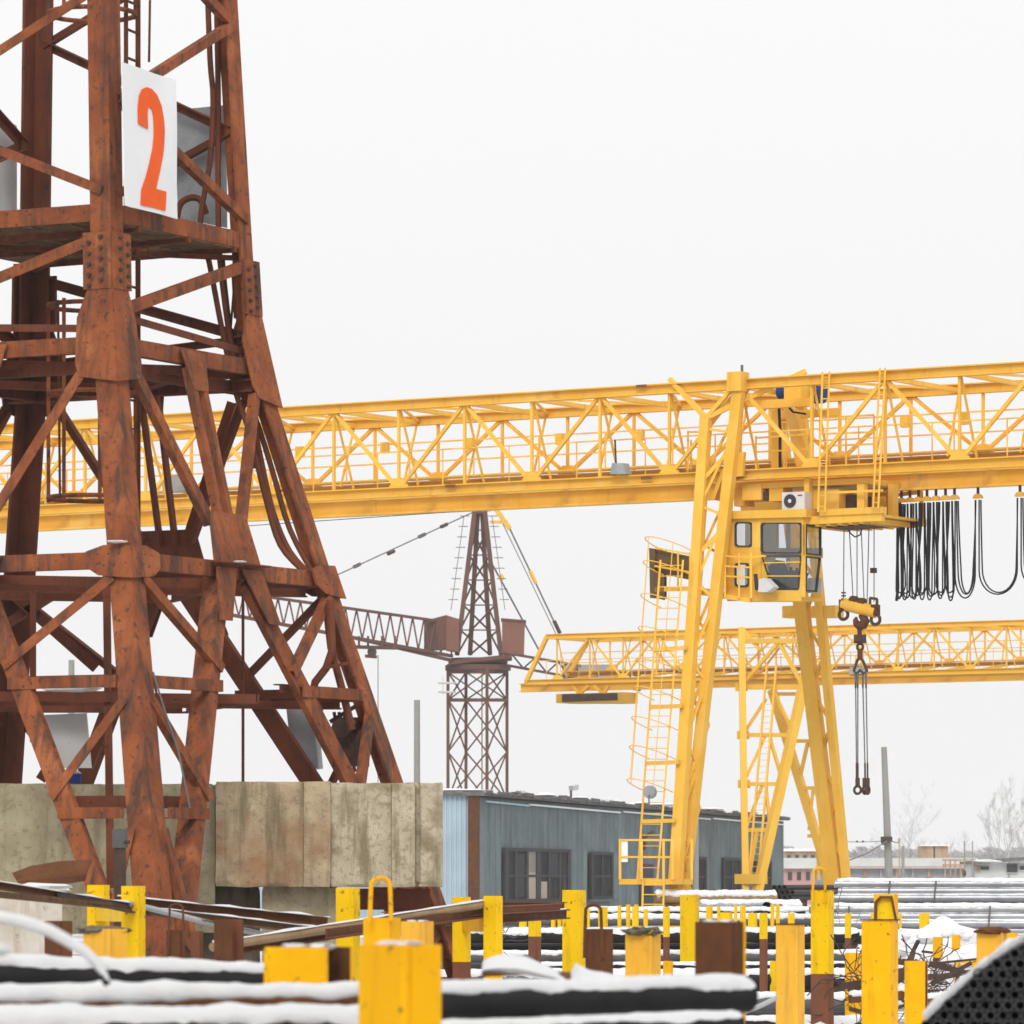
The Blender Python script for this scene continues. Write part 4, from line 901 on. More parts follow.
# far leg seen between
for (x0, y0, x1, y1, w_) in ((772, 690, 831, 884, .62), (794, 741, 818, 741, .3), (808, 742, 799, 782, .26), (810, 744, 822, 770, .22), (799, 788, 824, 788, .3), (813, 790, 809, 830, .26), (815, 790, 828, 826, .22), (808, 836, 832, 836, .28), (817, 838, 819, 880, .26), (823, 838, 828, 880, .22), (778, 694, 806, 694, .3), (776, 697, 792, 730, .22)):
    pb2('leg_brace', g2(x0, y0, 3.2), g2(x1, y1, 3.2), w_ * .62)
t2 = rect_ = MB(); t2.plate([g2(556, 694, -.8), g2(622, 692, -.8), g2(622, 703, -.8), g2(556, 703, -.8)], GV * 1.6); tr2 = part('trolley', t2, Y2, crane2)
m = MB(); m.plate([g2(562, 694, -.86), g2(617, 693, -.86), g2(617, 700, -.86), g2(562, 702, -.86)], GV * .05); part('trolley_dark_panel', m, M['steel_dark'], tr2)  # dark steel panel across the front of the yellow trolley
for x0, x1 in ((572, 580), (588, 580), (594, 604), (608, 604)): pb2('trolley_hanger', g2(x0, 686, -.3), g2(x1, 694, -.3), .15, tr2)
m = MB(); m.plate([g2(850, 667, -2.3), g2(862, 667, -2.3), g2(863, 674, -2.3), g2(849, 674, -2.3)], GV * .4); f3 = part('floodlight', m, M['greysheet'], crane2)
part('bracket', MB().bar(g2(856, 655, -2.25), g2(856, 667, -2.25), .1), Y2, f3)
# ================================================================== blue sheet-metal shed
BV = Vector((math.sin(R(11.2)), math.cos(R(11.2)), 0)); B0 = PZ(477, 200, 0); BN = Vector((-BV.y, BV.x, 0))   # BN points left, out of the long wall's front is +x... 
BNF = Vector((BV.y, -BV.x, 0)) * -1
def bpx(px, py): return rp(px, py, B0, Vector((BV.y, -BV.x, 0)))
EZ = bpx(477, 791).z
shed = thing('corrugated_shed', 'long blue grey corrugated metal shed with dark windows and a ragged roof edge', 'shed', B0)
BL = 87.0; out = Vector((BV.y, -BV.x, 0))              # the long wall faces right of its own run
def wallstrip(p0, d, L_, z0, z1, nrm, pitch, dep, name, mat, duty=.5):
    m = MB(); n = int(L_ / pitch); prof = []
    for i in range(n):
        a = i * pitch
        prof += [(a, 0), (a + pitch * duty * .7, 0), (a + pitch * duty, dep), (a + pitch * .86, dep)]
    prof.append((L_, 0))
    top = [p0 + d * a + nrm * b + Z * z1 for a, b in prof] + [p0 + d * L_ - nrm * .2 + Z * z1, p0 - nrm * .2 + Z * z1]
    bot = [p + Z * (z0 - z1) for p in top]
    m.loft([bot, top]); return part(name, m, mat, shed)
wallstrip(B0, BV, BL, 0, EZ - .25, out, 1.15, .10, 'long_wall', M['blue'], .88)
gd = Vector((-out.x, -out.y, 0))
wallstrip(B0 + gd * .35, gd, 14, 0, EZ - .12, -BV, .2, .05, 'gable_wall', M['blue_l'])
m = MB(); m.box(B0 + gd * .12 - BV * .05 + Z * (EZ / 2 - .1), .42, .3, EZ - .2, (gd, BV, Z)); part('corner_post', m, M['rust_raw'], shed)
m = MB(); m.plate([B0 + out * .35 + Z * (EZ - .2), B0 + out * .35 + BV * BL + Z * (EZ - .2), B0 + gd * 15 + BV * BL + Z * (EZ + .1), B0 + gd * 15 - BV * .3 + Z * (EZ + .1), B0 + out * .35 - BV * .3 + Z * (EZ - .2)][::-1], Z * .14); rf = part('roof', m, M['fascia'], shed)
rr_ = random.Random(3); u = 0
for i in range(60):
    L_ = rr_.uniform(.8, 2.2); h_ = rr_.uniform(.08, .16); 
    m = MB(); a = B0 + out * (.36 + rr_.uniform(0, .06)) + BV * u + Z * (EZ - .1 + rr_.uniform(-.06, .03)); tilt = Z * rr_.uniform(-.05, .05)
    m.plate([a, a + BV * L_ + tilt, a + BV * L_ + Z * h_ + tilt, a + Z * h_], out * .05)
    part('fascia_board', m, M['fascia'], rf); u += L_ * 1.02
    if u > BL - 1: break
for i in range(18):
    c = B0 + gd * rr_.uniform(-.2, 1.4) + BV * rr_.uniform(0, BL) + Z * (EZ + .08)
    m = MB(); m.blob(c, 1, (rr_.uniform(.3, .9), rr_.uniform(.6, 2.2), rr_.uniform(.05, .14)), i, 6, 10, .3, 1.5); part('snow_patch', m, M['snow'], rf)
m = MB(); m.blob(B0 + gd * 7 - BV * .1 + Z * (EZ + .06), 1, (7.4, .6, .12), 3, 6, 30, .25, 2); part('snow_patch', m, M['snow'], rf)
# seam ledge with snow along the wall
sz_ = bpx(560, 808).z
for a, L_ in ((1, 9), (10.2, 22), (33, 26), (60, 26)):
    m = MB(); m.plate([B0 + out * .11 + BV * a + Z * sz_, B0 + out * .11 + BV * (a + L_) + Z * (sz_ - .05), B0 + out * .11 + BV * (a + L_) + Z * (sz_ + .02), B0 + out * .11 + BV * a + Z * (sz_ + .07)], out * .09); lg = part('wall_ledge', m, M['snow'] if a > 2 else M['blue_l'], shed)
def swindow(x0, x1, y0t, y1t, cols, rows, boards=(), zbot=None):
    pA, pB = bpx(x0, y0t), bpx(x1, y1t); zt = (pA.z + pB.z) / 2; zb = zbot
    a, b = (pA - B0).dot(BV), (pB - B0).dot(BV)
    Wp = lambda u_, z, o=0: B0 + BV * u_ + Z * z + out * o
    m = MB(); o0, o1 = .12, .24; fw = .45 * (b - a) / 10 + .12
    for q in ([(a, zt), (b, zt), (b, zt - .14), (a, zt - .14)], [(a, zb + .14), (b, zb + .14), (b, zb), (a, zb)]):
        m.plate([Wp(*k, o0) for k in q], out * (o1 - o0))
    for q in ([(a, zt - .14), (a + fw, zt - .14), (a + fw, zb + .14), (a, zb + .14)], [(b - fw, zt - .14), (b, zt - .14), (b, zb + .14), (b - fw, zb + .14)]):
        m.plate([Wp(*k, o0) for k in q], out * (o1 - o0))
    w_ = part('window', m, M['frame_d'], shed)
    m = MB(); m.plate([Wp(a + fw, zt - .14, .13), Wp(b - fw, zt - .14, .13), Wp(b - fw, zb + .14, .13), Wp(a + fw, zb + .14, .13)], out * .03); part('pane', m, M['pane'], w_)
    for i in range(1, cols):
        u_ = lerp(a, b, i / cols); k_ = .5 * fw * (1.3 if i % 3 == 0 else .6); m = MB(); m.plate([Wp(u_ - k_, zt - .14, .165), Wp(u_ + k_, zt - .14, .165), Wp(u_ + k_, zb + .14, .165), Wp(u_ - k_, zb + .14, .165)], out * .05); part('glazing_bar', m, M['frame_d'], w_)
    for j in range(1, rows):
        z = lerp(zt, zb, j / rows) - .03; m = MB(); m.plate([Wp(a + fw, z + .05, .17), Wp(b - fw, z + .05, .17), Wp(b - fw, z - .05, .17), Wp(a + fw, z - .05, .17)], out * .03); part('glazing_bar', m, M['frame_d'], w_)
    for (f0_, f1_, g0_, g1_, mt) in boards:
        m = MB(); m.plate([Wp(lerp(a, b, f0_), lerp(zt, zb, g0_), .162), Wp(lerp(a, b, f1_), lerp(zt, zb, g0_), .162), Wp(lerp(a, b, f1_), lerp(zt, zb, g1_), .162), Wp(lerp(a, b, f0_), lerp(zt, zb, g1_), .162)], out * .015); part('blind', m, mt, w_)
    m = MB(); m.plate([Wp(a - .1, zb, .1), Wp(b + .1, zb, .1), Wp(b + .1, zb - .1, .1), Wp(a - .1, zb - .1, .1)], out * .3); part('sill', m, M['fascia'], w_)
    return w_
WB = bpx(530, 902).z
swindow(499.5, 566, 848, 849, 6, 2, ((.34, .5, .04, .96, M['board']), (.36, .49, .05, .45, M['cabin_in']), (.70, .83, .05, .5, M['seat']), (.18, .3, .1, .9, M['seat']), (.52, .64, .62, .95, M['board'])), WB)
swindow(587, 608.5, 851.5, 852.5, 2, 2, (), WB + .05)
swindow(683.5, 702.5, 856, 857, 2, 2, (), WB + .1)
swindow(719.5, 737, 857.5, 858, 2, 2, (), WB + .1)
swindow(752, 768, 860, 861, 2, 2, (), WB + .1)
a, b = (bpx(637, 880) - B0).dot(BV), (bpx(650, 880) - B0).dot(BV); dz = bpx(640, 864).z
m = MB(); m.plate([B0 + BV * a + out * .12, B0 + BV * b + out * .12, B0 + BV * b + out * .12 + Z * dz, B0 + BV * a + out * .12 + Z * dz], out * .06); dr = part('door', m, M['frame_d'], shed)
m = MB(); m.plate([B0 + BV * (a + .8) + out * .181 + Z * 1.3, B0 + BV * (b - .8) + out * .181 + Z * 1.3, B0 + BV * (b - .8) + out * .181 + Z * 1.9, B0 + BV * (a + .8) + out * .181 + Z * 1.9], out * .01); part('door_pane', m, M['pane'], dr)
m = MB(); m.tube([bpx(638, 850) + out * .3, bpx(638, 838) + out * .3, bpx(640, 833) + out * .5, bpx(643, 832) + out * .5], .08, 6); part('vent_pipe', m, M['steel_dark'], shed)
rl = part('roof_lamp', MB().tube([bpx(571, 797) + Z * 0, bpx(571, 786)], .05, 6), M['wire'], shed)
m = MB(); m.plate([bpx(568.5, 786), bpx(574.5, 784.5), bpx(574, 790), bpx(569, 790.5)], out * .2); part('lamp_head', m, M['white_sheet'], rl)

# ================================================================== dark tower crane behind the shed
D3 = 320; T0 = PZ(477, D3, 0); MBr = M['brown']
tc2 = thing('tower_crane', 'dark brown lattice tower crane behind the shed, its jib held by ropes', 'tower crane', T0)
def t3(px, py, dy=0.0): return P(px, py, D3 + dy)
def b3(name, a, b, w_, par=None, mat=None): return part(name, MB().bar(a, b, w_), mat or MBr, par or tc2)
cs = [(448, -.9), (466, 2.2), (507, .9), (487, -2.2)]
def leg3(i, y): return t3(cs[i][0], y, cs[i][1])
for i in range(4):
    part('mast_leg', MB().bar(Vector((leg3(i, 700).x, leg3(i, 700).y, 0)), leg3(i, 668), .2), MBr, tc2)
    j = (i + 1) % 4
    lev = [672, 700, 752, 800, 852]
    for k in range(len(lev) - 1):
        b3('mast_brace', leg3(i, lev[k]), leg3(j, lev[k + 1]), .08); b3('mast_brace', leg3(j, lev[k]), leg3(i, lev[k + 1]), .08)
    b3('mast_ring', leg3(i, 672), leg3(j, 672), .2); b3('mast_ring', leg3(i, 700), leg3(j, 700), .22)
b3('mast_ladder', t3(482, 665), t3(482, 880), .07); b3('mast_ladder', t3(488, 665), t3(488, 880), .07)
m = MB()
for zc, r in ((668, 2.1), (661, 1.9)): m.tube([t3(478, zc + 2.5), t3(478, zc - 2.5)], r, 20)
part('slewing_ring', m, MBr, tc2)
m = MB(); m.plate([t3(446, 665, -2), t3(512, 658, -2), t3(512, 654, -2), t3(455, 660, -2)], Vector((0, 4, 0))); part('turntable', m, MBr, tc2)
ap = [(477, 508, -.3), (483, 508, .3)]
tb = [(458, 612, -1), (468, 655, 1.2), (499, 655, -1), (489, 655, 1.2), (455, 655, -1.4)]
TL = [((457, 655, -1.3), (475, 508, -.3)), ((470, 655, 1.4), (478, 508, .3)), ((501, 655, -1.3), (484.5, 508, -.3)), ((490, 655, 1.4), (482, 508, .3))]
def tl(i, t): a, b = TL[i]; return lerp(t3(*a), t3(*b), t)
for i in range(4):
    part('tower_head_leg', MB().bar(tl(i, 0), tl(i, 1), .3), MBr, tc2)
    j = (i + 1) % 4
    for k in range(5): b3('head_brace', tl(i, k * .17), tl(j, k * .17 + .17), .09); b3('head_brace', tl(i, k * .17 + .17), tl(j, k * .17 + .17), .08)
m = MB(); m.box(t3(480, 510), .9, .9, .5); part('head_cap', m, MBr, tc2)
for x0, x1 in ((462, 451), (494, 505)):     # thin ladders with rungs beside the tower head
    a, b = t3(x0 + (2 if x0 < 470 else -2), 516, -1.5), t3(x1, 610, -1.5); l3 = part('side_ladder', MB().bar(a, b, .045), M['wire'], tc2)
    for k in range(9):
        c = lerp(a, b, k / 9); part('rung', MB().bar(c - Vector((.25, 0, 0)), c + Vector((.35, 0, 0)), .05), M['wire'], l3)
# jib: lattice, coming slightly towards the camera to the left
jb = [(455, 657, -2, 655, 620), (205, 606, -60, 606, 592)]
def jp(t, top, s_): 
    px = lerp(452, 205, t); yb = lerp(656, 610, t); yt = lerp(623, 588, t); dy = lerp(-1, -18, t)
    return t3(px, yt if top else yb, dy + (0 if top else s_ * .8))
NJ = 22
part('jib_top_chord', MB().bar(jp(0, 1, 0), jp(1, 1, 0), .17), MBr, tc2)
for s_ in (-1, 1):
    part('jib_bottom_chord', MB().bar(jp(0, 0, s_), jp(1, 0, s_), .2), MBr, tc2)
    for k in range(NJ):
        b3('jib_brace', jp(k / NJ, 0, s_), jp((k + .5) / NJ, 1, 0), .075); b3('jib_brace', jp((k + .5) / NJ, 1, 0), jp((k + 1) / NJ, 0, s_), .075)
for k in range(NJ): b3('jib_tie', jp(k / NJ, 0, -1), jp(k / NJ, 0, 1), .1)
b3('trolley_rail', t3(450, 660, -2), t3(355, 638, -8), .2)
tq = part('jib_trolley', MB().bar(t3(356, 647, -8), t3(396, 648, -6), .22), MBr, tc2)
for x in (359, 368, 382, 395): part('bracket', MB().bar(t3(x, 636, -7), t3(x, 648, -7), .14), MBr, tq)
m = MB(); m.tube([t3(372, 652, -7.2), t3(372, 652, -6.6)], .3, 12); part('sheave', m, M['steel_dark'], tq)
part('hook_frame', MB().bar(t3(365, 656, -7), t3(377, 657, -7), .2), MBr, tq)
m = MB(); m.plate([t3(424, 621, -2.2), t3(446, 615, -2.2), t3(446, 649, -2.2), t3(424, 650, -2.2)], Vector((0, 1.6, 0))); part('machine_cabin', m, M['browncab'] if 0 else M['brown'], tc2)
m = MB(); m.plate([t3(446, 615, -2.3), t3(459, 619, -2.3), t3(459, 652, -2.3), t3(446, 650, -2.3)], Vector((0, 1.5, 0))); part('machine_cabin', m, M['browncab'], tc2)
m = MB(); m.plate([t3(502, 619, -1.5), t3(525, 621, -1.5), t3(524, 655, -1.5), t3(502, 653, -1.5)], Vector((0, 2, 0))); cbn = part('operator_cabin', m, M['browncab'], tc2)
m = MB(); m.plate([t3(501, 618, -1.6), t3(526, 620, -1.6), t3(526, 622, -1.6), t3(501, 620, -1.6)], Vector((0, 2.2, 0))); part('cabin_roof', m, MBr, cbn)
# counter-jib
def cj(t, top, s_): return t3(lerp(500, 640, t), lerp(664 if not top else 652, 690 if not top else 676, t), lerp(0, 14, t) + s_ * .7)
for top in (0, 1):
    for s_ in (-1, 1): part('counter_jib_chord', MB().bar(cj(0, top, s_), cj(1, top, s_), .15), MBr, tc2)
for k in range(12):
    for s_ in (-1, 1): b3('counter_jib_brace', cj(k / 12, k % 2, s_), cj((k + 1) / 12, (k + 1) % 2, s_), .08)
m = MB()
for k in range(3): m.box(t3(580 + k * 16, 668, 8), .9, 1.6, 1.1)
m2_ = MB(); m2_.box(t3(590, 672, 8), 3.6, 1.8, .9); part('counterweight', m2_, M['polec'], tc2)
# ropes
def rope(pts, r, n='stay_rope', mat=None): part(n, MB().tube(pts, r, 5), mat or M['wire'], tc2)
rope([t3(478, 510), t3(333, 577, -10)], .045)
for x, y in ((444, 526), (422, 536), (391, 553), (357, 566)):
    d_ = (t3(333, 577, -10) - t3(478, 510)).normalized(); c = t3(x, y - .5, -3); part('turnbuckle', MB().tube([c - d_ * .3, c + d_ * .3], .12, 7), M['steel_dark'], tc2)
b3('rope_lever', t3(480, 512), t3(495, 508), .25, mat=M['yellow_f']); b3('rope_lever', t3(495, 508), t3(510, 529), .3, mat=M['yellow_f']); b3('rope_lever', t3(490, 522), t3(508, 522), .18, mat=M['yellow_f'])
rope([t3(510, 529), t3(560, 634, 4)], .055); rope([t3(503, 524), t3(556, 634, 4)], .03); rope([t3(490, 560), t3(540, 652, 4)], .06)
for x, y in ((533, 577), (557, 627)): 
    d_ = (t3(560, 634) - t3(510, 529)).normalized(); c = t3(x, y, 1.5); part('turnbuckle', MB().tube([c - d_ * .45, c + d_ * .45], .13, 7), M['yellow_f'] if y < 600 else M['steel_dark'], tc2)
rope([t3(500, 575), t3(503, 580)], .17, 'turnbuckle', M['yellow_f'])
rope([t3(378, 655, -7), t3(378, 860, -7)], .03, 'hoist_rope')
for k in range(2):
    m = MB(); m.torus(t3(447, 683 + k * 9, -2.2), Z, .55, .05, 16, 5); part('ladder_hoop', m, M['white_sheet'], tc2)
b3('ladder_hoop_bar', t3(443, 677, -2.6), t3(443, 694, -2.6), .07, mat=M['white_sheet'])

# ================================================================== poles, far yard, woods
def pole(px0, y0, px1, Y, w0, w1, lab):
    top = P(px0, y0, Y); bot = PZ(px1, Y, 0); m = MB(); m.tube([bot, top], [w1 / 2, w0 / 2], 10)
    return solo('concrete_pole', m, M['polec'], lab, 'pole', 'bare concrete poles', bot)
p1 = pole(884, 747, 891, 230, .26, .42, 'leaning concrete pole between the bare trees and the yellow crane leg')
pole(417, 700, 417, 250, .3, .34, 'plain concrete pole rising behind the right end of the ballast')
pole(696, 745, 695, 246, .3, .36, 'concrete pole half hidden behind the near yellow crane leg')
pole(71.5, 660, 71.5, 255, .3, .36, 'concrete pole seen through the rusty tower beside the hanging sheet')
m = MB(); m.box(P(886.5, 839, 229.6), .5, .5, .22); WL_ = part('band', m, M['steel_dark'], p1)
part('insulator', MB().tube([P(883, 838, 229.4), P(883, 845, 229.4)], .09, 6), M['steel_dark'], p1)
def wire(pts, lab, r=.02):
    solo('overhead_wire', MB().tube(pts, r, 4), M['wire'], lab, 'wire')
wire([P(887, 841, 229), P(868, 853, 210), P(850, 860, 200)], 'dark wire sloping down left from the band of the leaning pole', .03)
wire([P(887, 840, 230), P(898, 843, 300), P(899, 838.5, 380)], 'short wire from the leaning pole to the thin rusty post', .03)
wire([P(886, 841, 230), P(862, 842, 230), P(820, 841.5, 230)], 'level wire crossing behind the yellow crane leg at the pole band', .015)
for i, x in enumerate((857, 863)): solo('wire_weight', MB().tube([P(x - 1, 841.5, 229.9), P(x + 1, 841.5, 229.9)], .05, 6), M['steel_dark'], ('larger' if i == 0 else 'smaller') + ' dark lump on the level wire near the yellow leg', 'wire fitting')
def fbox(name, x0, y0, x1, y1, Y, dep, mat, par, z0=None):
    a = P(x0, y0, Y); b = P(x1, y1, Y); zb = b.z if z0 is None else z0
    m = MB(); m.box(((a.x + b.x) / 2, Y + dep / 2, (a.z + zb) / 2), abs(b.x - a.x), dep, abs(a.z - zb)); return part(name, m, mat, par)
def bld(name, lab, cat, px, Y): return thing(name, lab, cat, PZ(px, Y, 0))
wh = bld('warehouse', 'long low grey warehouse with snowy roof behind the stacked silver pipes', 'warehouse', 900, 520)
fbox('wall', 784, 868, 976, 885, 520, 14, M['far_wall'], wh, 0); fbox('roof', 782, 858, 978, 868.3, 519, 16, M['far_white'], wh)
for x in range(800, 976, 16): fbox('pilaster', x, 868, x + 2, 885, 519.6, .4, M['far_wall'] if x % 32 else M['far_rust'], wh, 0)
fbox('pipe_run', 800, 866.5, 976, 867.3, 517, .3, M['redmark'], wh)
pk = bld('brick_house', 'faded pink and white house seen between the shed and the yellow crane legs', 'house', 798, 430)
fbox('wall', 783, 868, 815, 890, 430, 8, M['far_pink'], pk, 0); fbox('roof', 782, 864.5, 816, 868.5, 429.5, 9, M['far_white'], pk)
for x in (788, 797, 806): fbox('window', x, 872, x + 4, 880, 429.9, .1, M['frame_d'], pk)
yy = bld('roof_cabin', 'pale yellow cabin row with small dark windows above the far pink house', 'cabin', 800, 560)
fbox('wall', 783, 851, 826, 866, 560, 5, M['far_rust'], yy, 0)
for x in (787, 795, 803, 811, 819): fbox('window', x, 855, x + 4, 860, 559.9, .15, M['frame_d'], yy)
fbox('roof', 782, 848.5, 827, 851.2, 559.5, 6, M['snow'], yy)
rs = bld('rusty_bunker', 'pair of rust streaked cream hopper boxes on a frame above the far warehouse', 'hopper', 935, 545)
fbox('bin', 921.5, 846, 933.5, 858, 545, 5, M['far_rust'], rs); fbox('bin', 935, 845.5, 948, 858, 545, 5, M['far_rust'], rs)
for x in (922, 930, 938, 946): fbox('leg', x, 858, x + 1, 880, 546, .5, M['far_rust'], rs, 0)
fbox('roof', 921, 844.8, 949, 846, 544.6, 6, M['snow'], rs)
rp2 = bld('pipe_rack', 'rusty orange pipe rack running right from the hopper boxes', 'pipe rack', 962, 500)
fbox('beam', 944, 859, 976, 861, 500, 1.5, M['far_rust'], rp2); fbox('beam', 944, 864, 976, 866, 500, 1.5, M['far_rust'], rp2)
for x in range(945, 976, 5): fbox('post', x, 859, x + .8, 880, 500.2, .4, M['far_rust'], rp2, 0)
wht = bld('white_hut', 'white site hut with small windows and a snowy dark edged roof at right edge', 'hut', 1000, 400)
fbox('wall', 974, 863, 1062, 890, 400, 9, M['far_white'], wht, 0)
m = MB(); m.plate([P(971, 864, 399), P(1064, 858, 399), P(1064, 855, 399), P(1000, 858.5, 399), P(971, 861.5, 399)], Vector((0, 10, 0))); part('roof', m, M['fascia'], wht)
m = MB(); m.blob(P(988, 861, 399.5), 1, (1.3, .8, .14), 4); part('roof_snow', m, M['snow'], wht)
for x0, y0, x1, y1 in ((981, 866.5, 989, 870), (1007, 864, 1017.5, 872.5), (1020, 866, 1028, 870)):
    w_ = fbox('window', x0, y0, x1, y1, 399.85, .2, M['frame_d'], wht); fbox('frame', x0 - .7, y1, x1 + .7, y1 + .7, 399.8, .25, M['far_white'], w_)
for x in (971, 1006): fbox('corner_trim', x + 2.6, 863, x + 3.6, 890, 399.9, .1, M['polec'], wht, 0)
m = MB(); m.plate([P(976, 866, 399.9), P(980, 865.5, 399.9), P(980, 872, 399.9), P(977, 873, 399.9)], Vector((0, .05, 0))); part('rust_patch', m, M['far_rust'], wht)
def thinpost(px, y0, Y, lab, w_=.12, mat='wood_far', head=None):
    t = thing('thin_post', lab, 'post', PZ(px, Y, 0)); m = MB(); m.bar(PZ(px, Y, 0), P(px, y0, Y), w_); part('shaft', m, M[mat], t)
    if head: 
        m = MB(); m.tube([P(px - 1.5, head, Y - .1), P(px + 1.5, head, Y - .1)], .19, 12); part('head', m, M['steel_dark'], t)
thinpost(899.5, 838, 380, 'thin rusty post with a wire, right of the leaning concrete pole', .11, 'far_rust')
thinpost(903, 846, 420, 'short grey post with a box at the warehouse, right of the thin rusty post', .25)
thinpost(964.5, 841, 370, 'dark thin post carrying a round dark disc, left of the white hut', .1, 'wood_far', 873)
thinpost(972.5, 841, 372, 'bare dark thin post touching the left edge of the white hut', .08)
# bare trees
def tree(px, ytop, Y, lab, seed, spread=.42, dense=6, trunks=1):
    rg_ = random.Random(seed); base = PZ(px, Y, 0); h_ = P(px, ytop, Y).z
    t = thing('bare_tree', lab, 'tree', base, 'bare winter trees'); tw = MB()
    def branch(p, d, L_, r, lvl, m):
        pts = [p]; rs_ = [r]; n = 4
        for i in range(n):
            d = (d + Vector((rg_.gauss(0, .11), rg_.gauss(0, .11), .05 + rg_.gauss(0, .05)))).normalized(); pts.append(pts[-1] + d * (L_ / n)); rs_.append(r * (1 - .62 * (i + 1) / n))
        m.tube(pts, rs_, 5 if lvl < 2 else 3, False)
        if lvl >= dense - 2: return
        k = 3 if lvl else 5
        for i in range(k + (1 if lvl > 1 else 0)):
            f = rg_.uniform(.35, 1.0) if lvl else rg_.uniform(.3, 1.0); q = f * n; i0 = min(int(q), n - 1); b = lerp(pts[i0], pts[i0 + 1], q - i0)
            ang_ = rg_.uniform(0, 6.28); sd = Vector((math.cos(ang_), math.sin(ang_), 0)); dd = (d * (1 - spread) + sd * spread + Z * .25).normalized()
            branch(b, dd, L_ * rg_.uniform(.45, .68), max(r * .5 * (1.1 - f * .4), .014), lvl + 1, tw)
    tm = MB()
    for k in range(trunks):
        a = rg_.uniform(0, 6.28); branch(base + Vector((.25 * k, 0, 0)), Vector((.16 * math.cos(a) * k, .1 * math.sin(a), 1)).normalized(), h_ * rg_.uniform(.62, .72), h_ * .012, 0, tm)
    part('trunk', tm, M['bark'], t); part('crown', tw, M['twig'], t)
tree(1001, 799, 900, 'tall birch with a full bare crown above the white hut at right', 4, .34, 7, 2)
tree(1022, 836, 920, 'slim leaning bare birch at the right edge above the white hut', 9, .35, 6, 2)
tree(908, 808, 940, 'pale open bare tree behind the leaning concrete pole', 21, .55, 6, 2)
tree(975, 840, 1000, 'low bare bush like tree left of the tall birch', 33, .5, 6, 2)
tree(945, 843, 1010, 'small bare tree standing over the rusty hopper boxes', 37, .5, 6, 2)
tree(872, 847, 1015, 'small bare tree just right of the yellow crane leg', 41, .5, 6, 2)
tree(795, 847, 1020, 'small bare tree above the far pink house and cabin row', 44, .5, 6, 2)
wd_ = MB(); rw = random.Random(5)
for i in range(2800):
    Yw = rw.uniform(1350, 1900); px = rw.uniform(-20, 1100); x = (px - 512) / F * Yw
    hill = 24 + 6 * n1(px * .012, 2) + 4 * n1(px * .05, 7); hgt = max(4, 2.2 + (hill + 3 + rw.uniform(-6, 4)) * Yw / F)
    c = Vector((x, Yw, 0)); r = rw.uniform(.12, .25)
    wd_.tube([c, c + Z * hgt * .55, c + Z * hgt + Vector((rw.gauss(0, .4), 0, 0))], [r * 1.6, r, .03], 3, False)
    for k in range(11):
        z0 = rw.uniform(.15, .9) * hgt; d_ = Vector((rw.gauss(0, 1), rw.gauss(0, .6), rw.uniform(.3, 1.4))).normalized() * hgt * rw.uniform(.12, .3) * (1.2 - z0 / hgt)
        b = c + Z * z0; q = wd_.ring([b, b + d_ + Vector((.5, 0, 0)), b + d_ * .9 + Vector((-1.1, 0, 1.1)), b + Z * 1.2]); wd_.face(q)
solo('distant_woods', wd_, M['wood_far'], None, None, kind='stuff', loc=(0, 1500, 0))
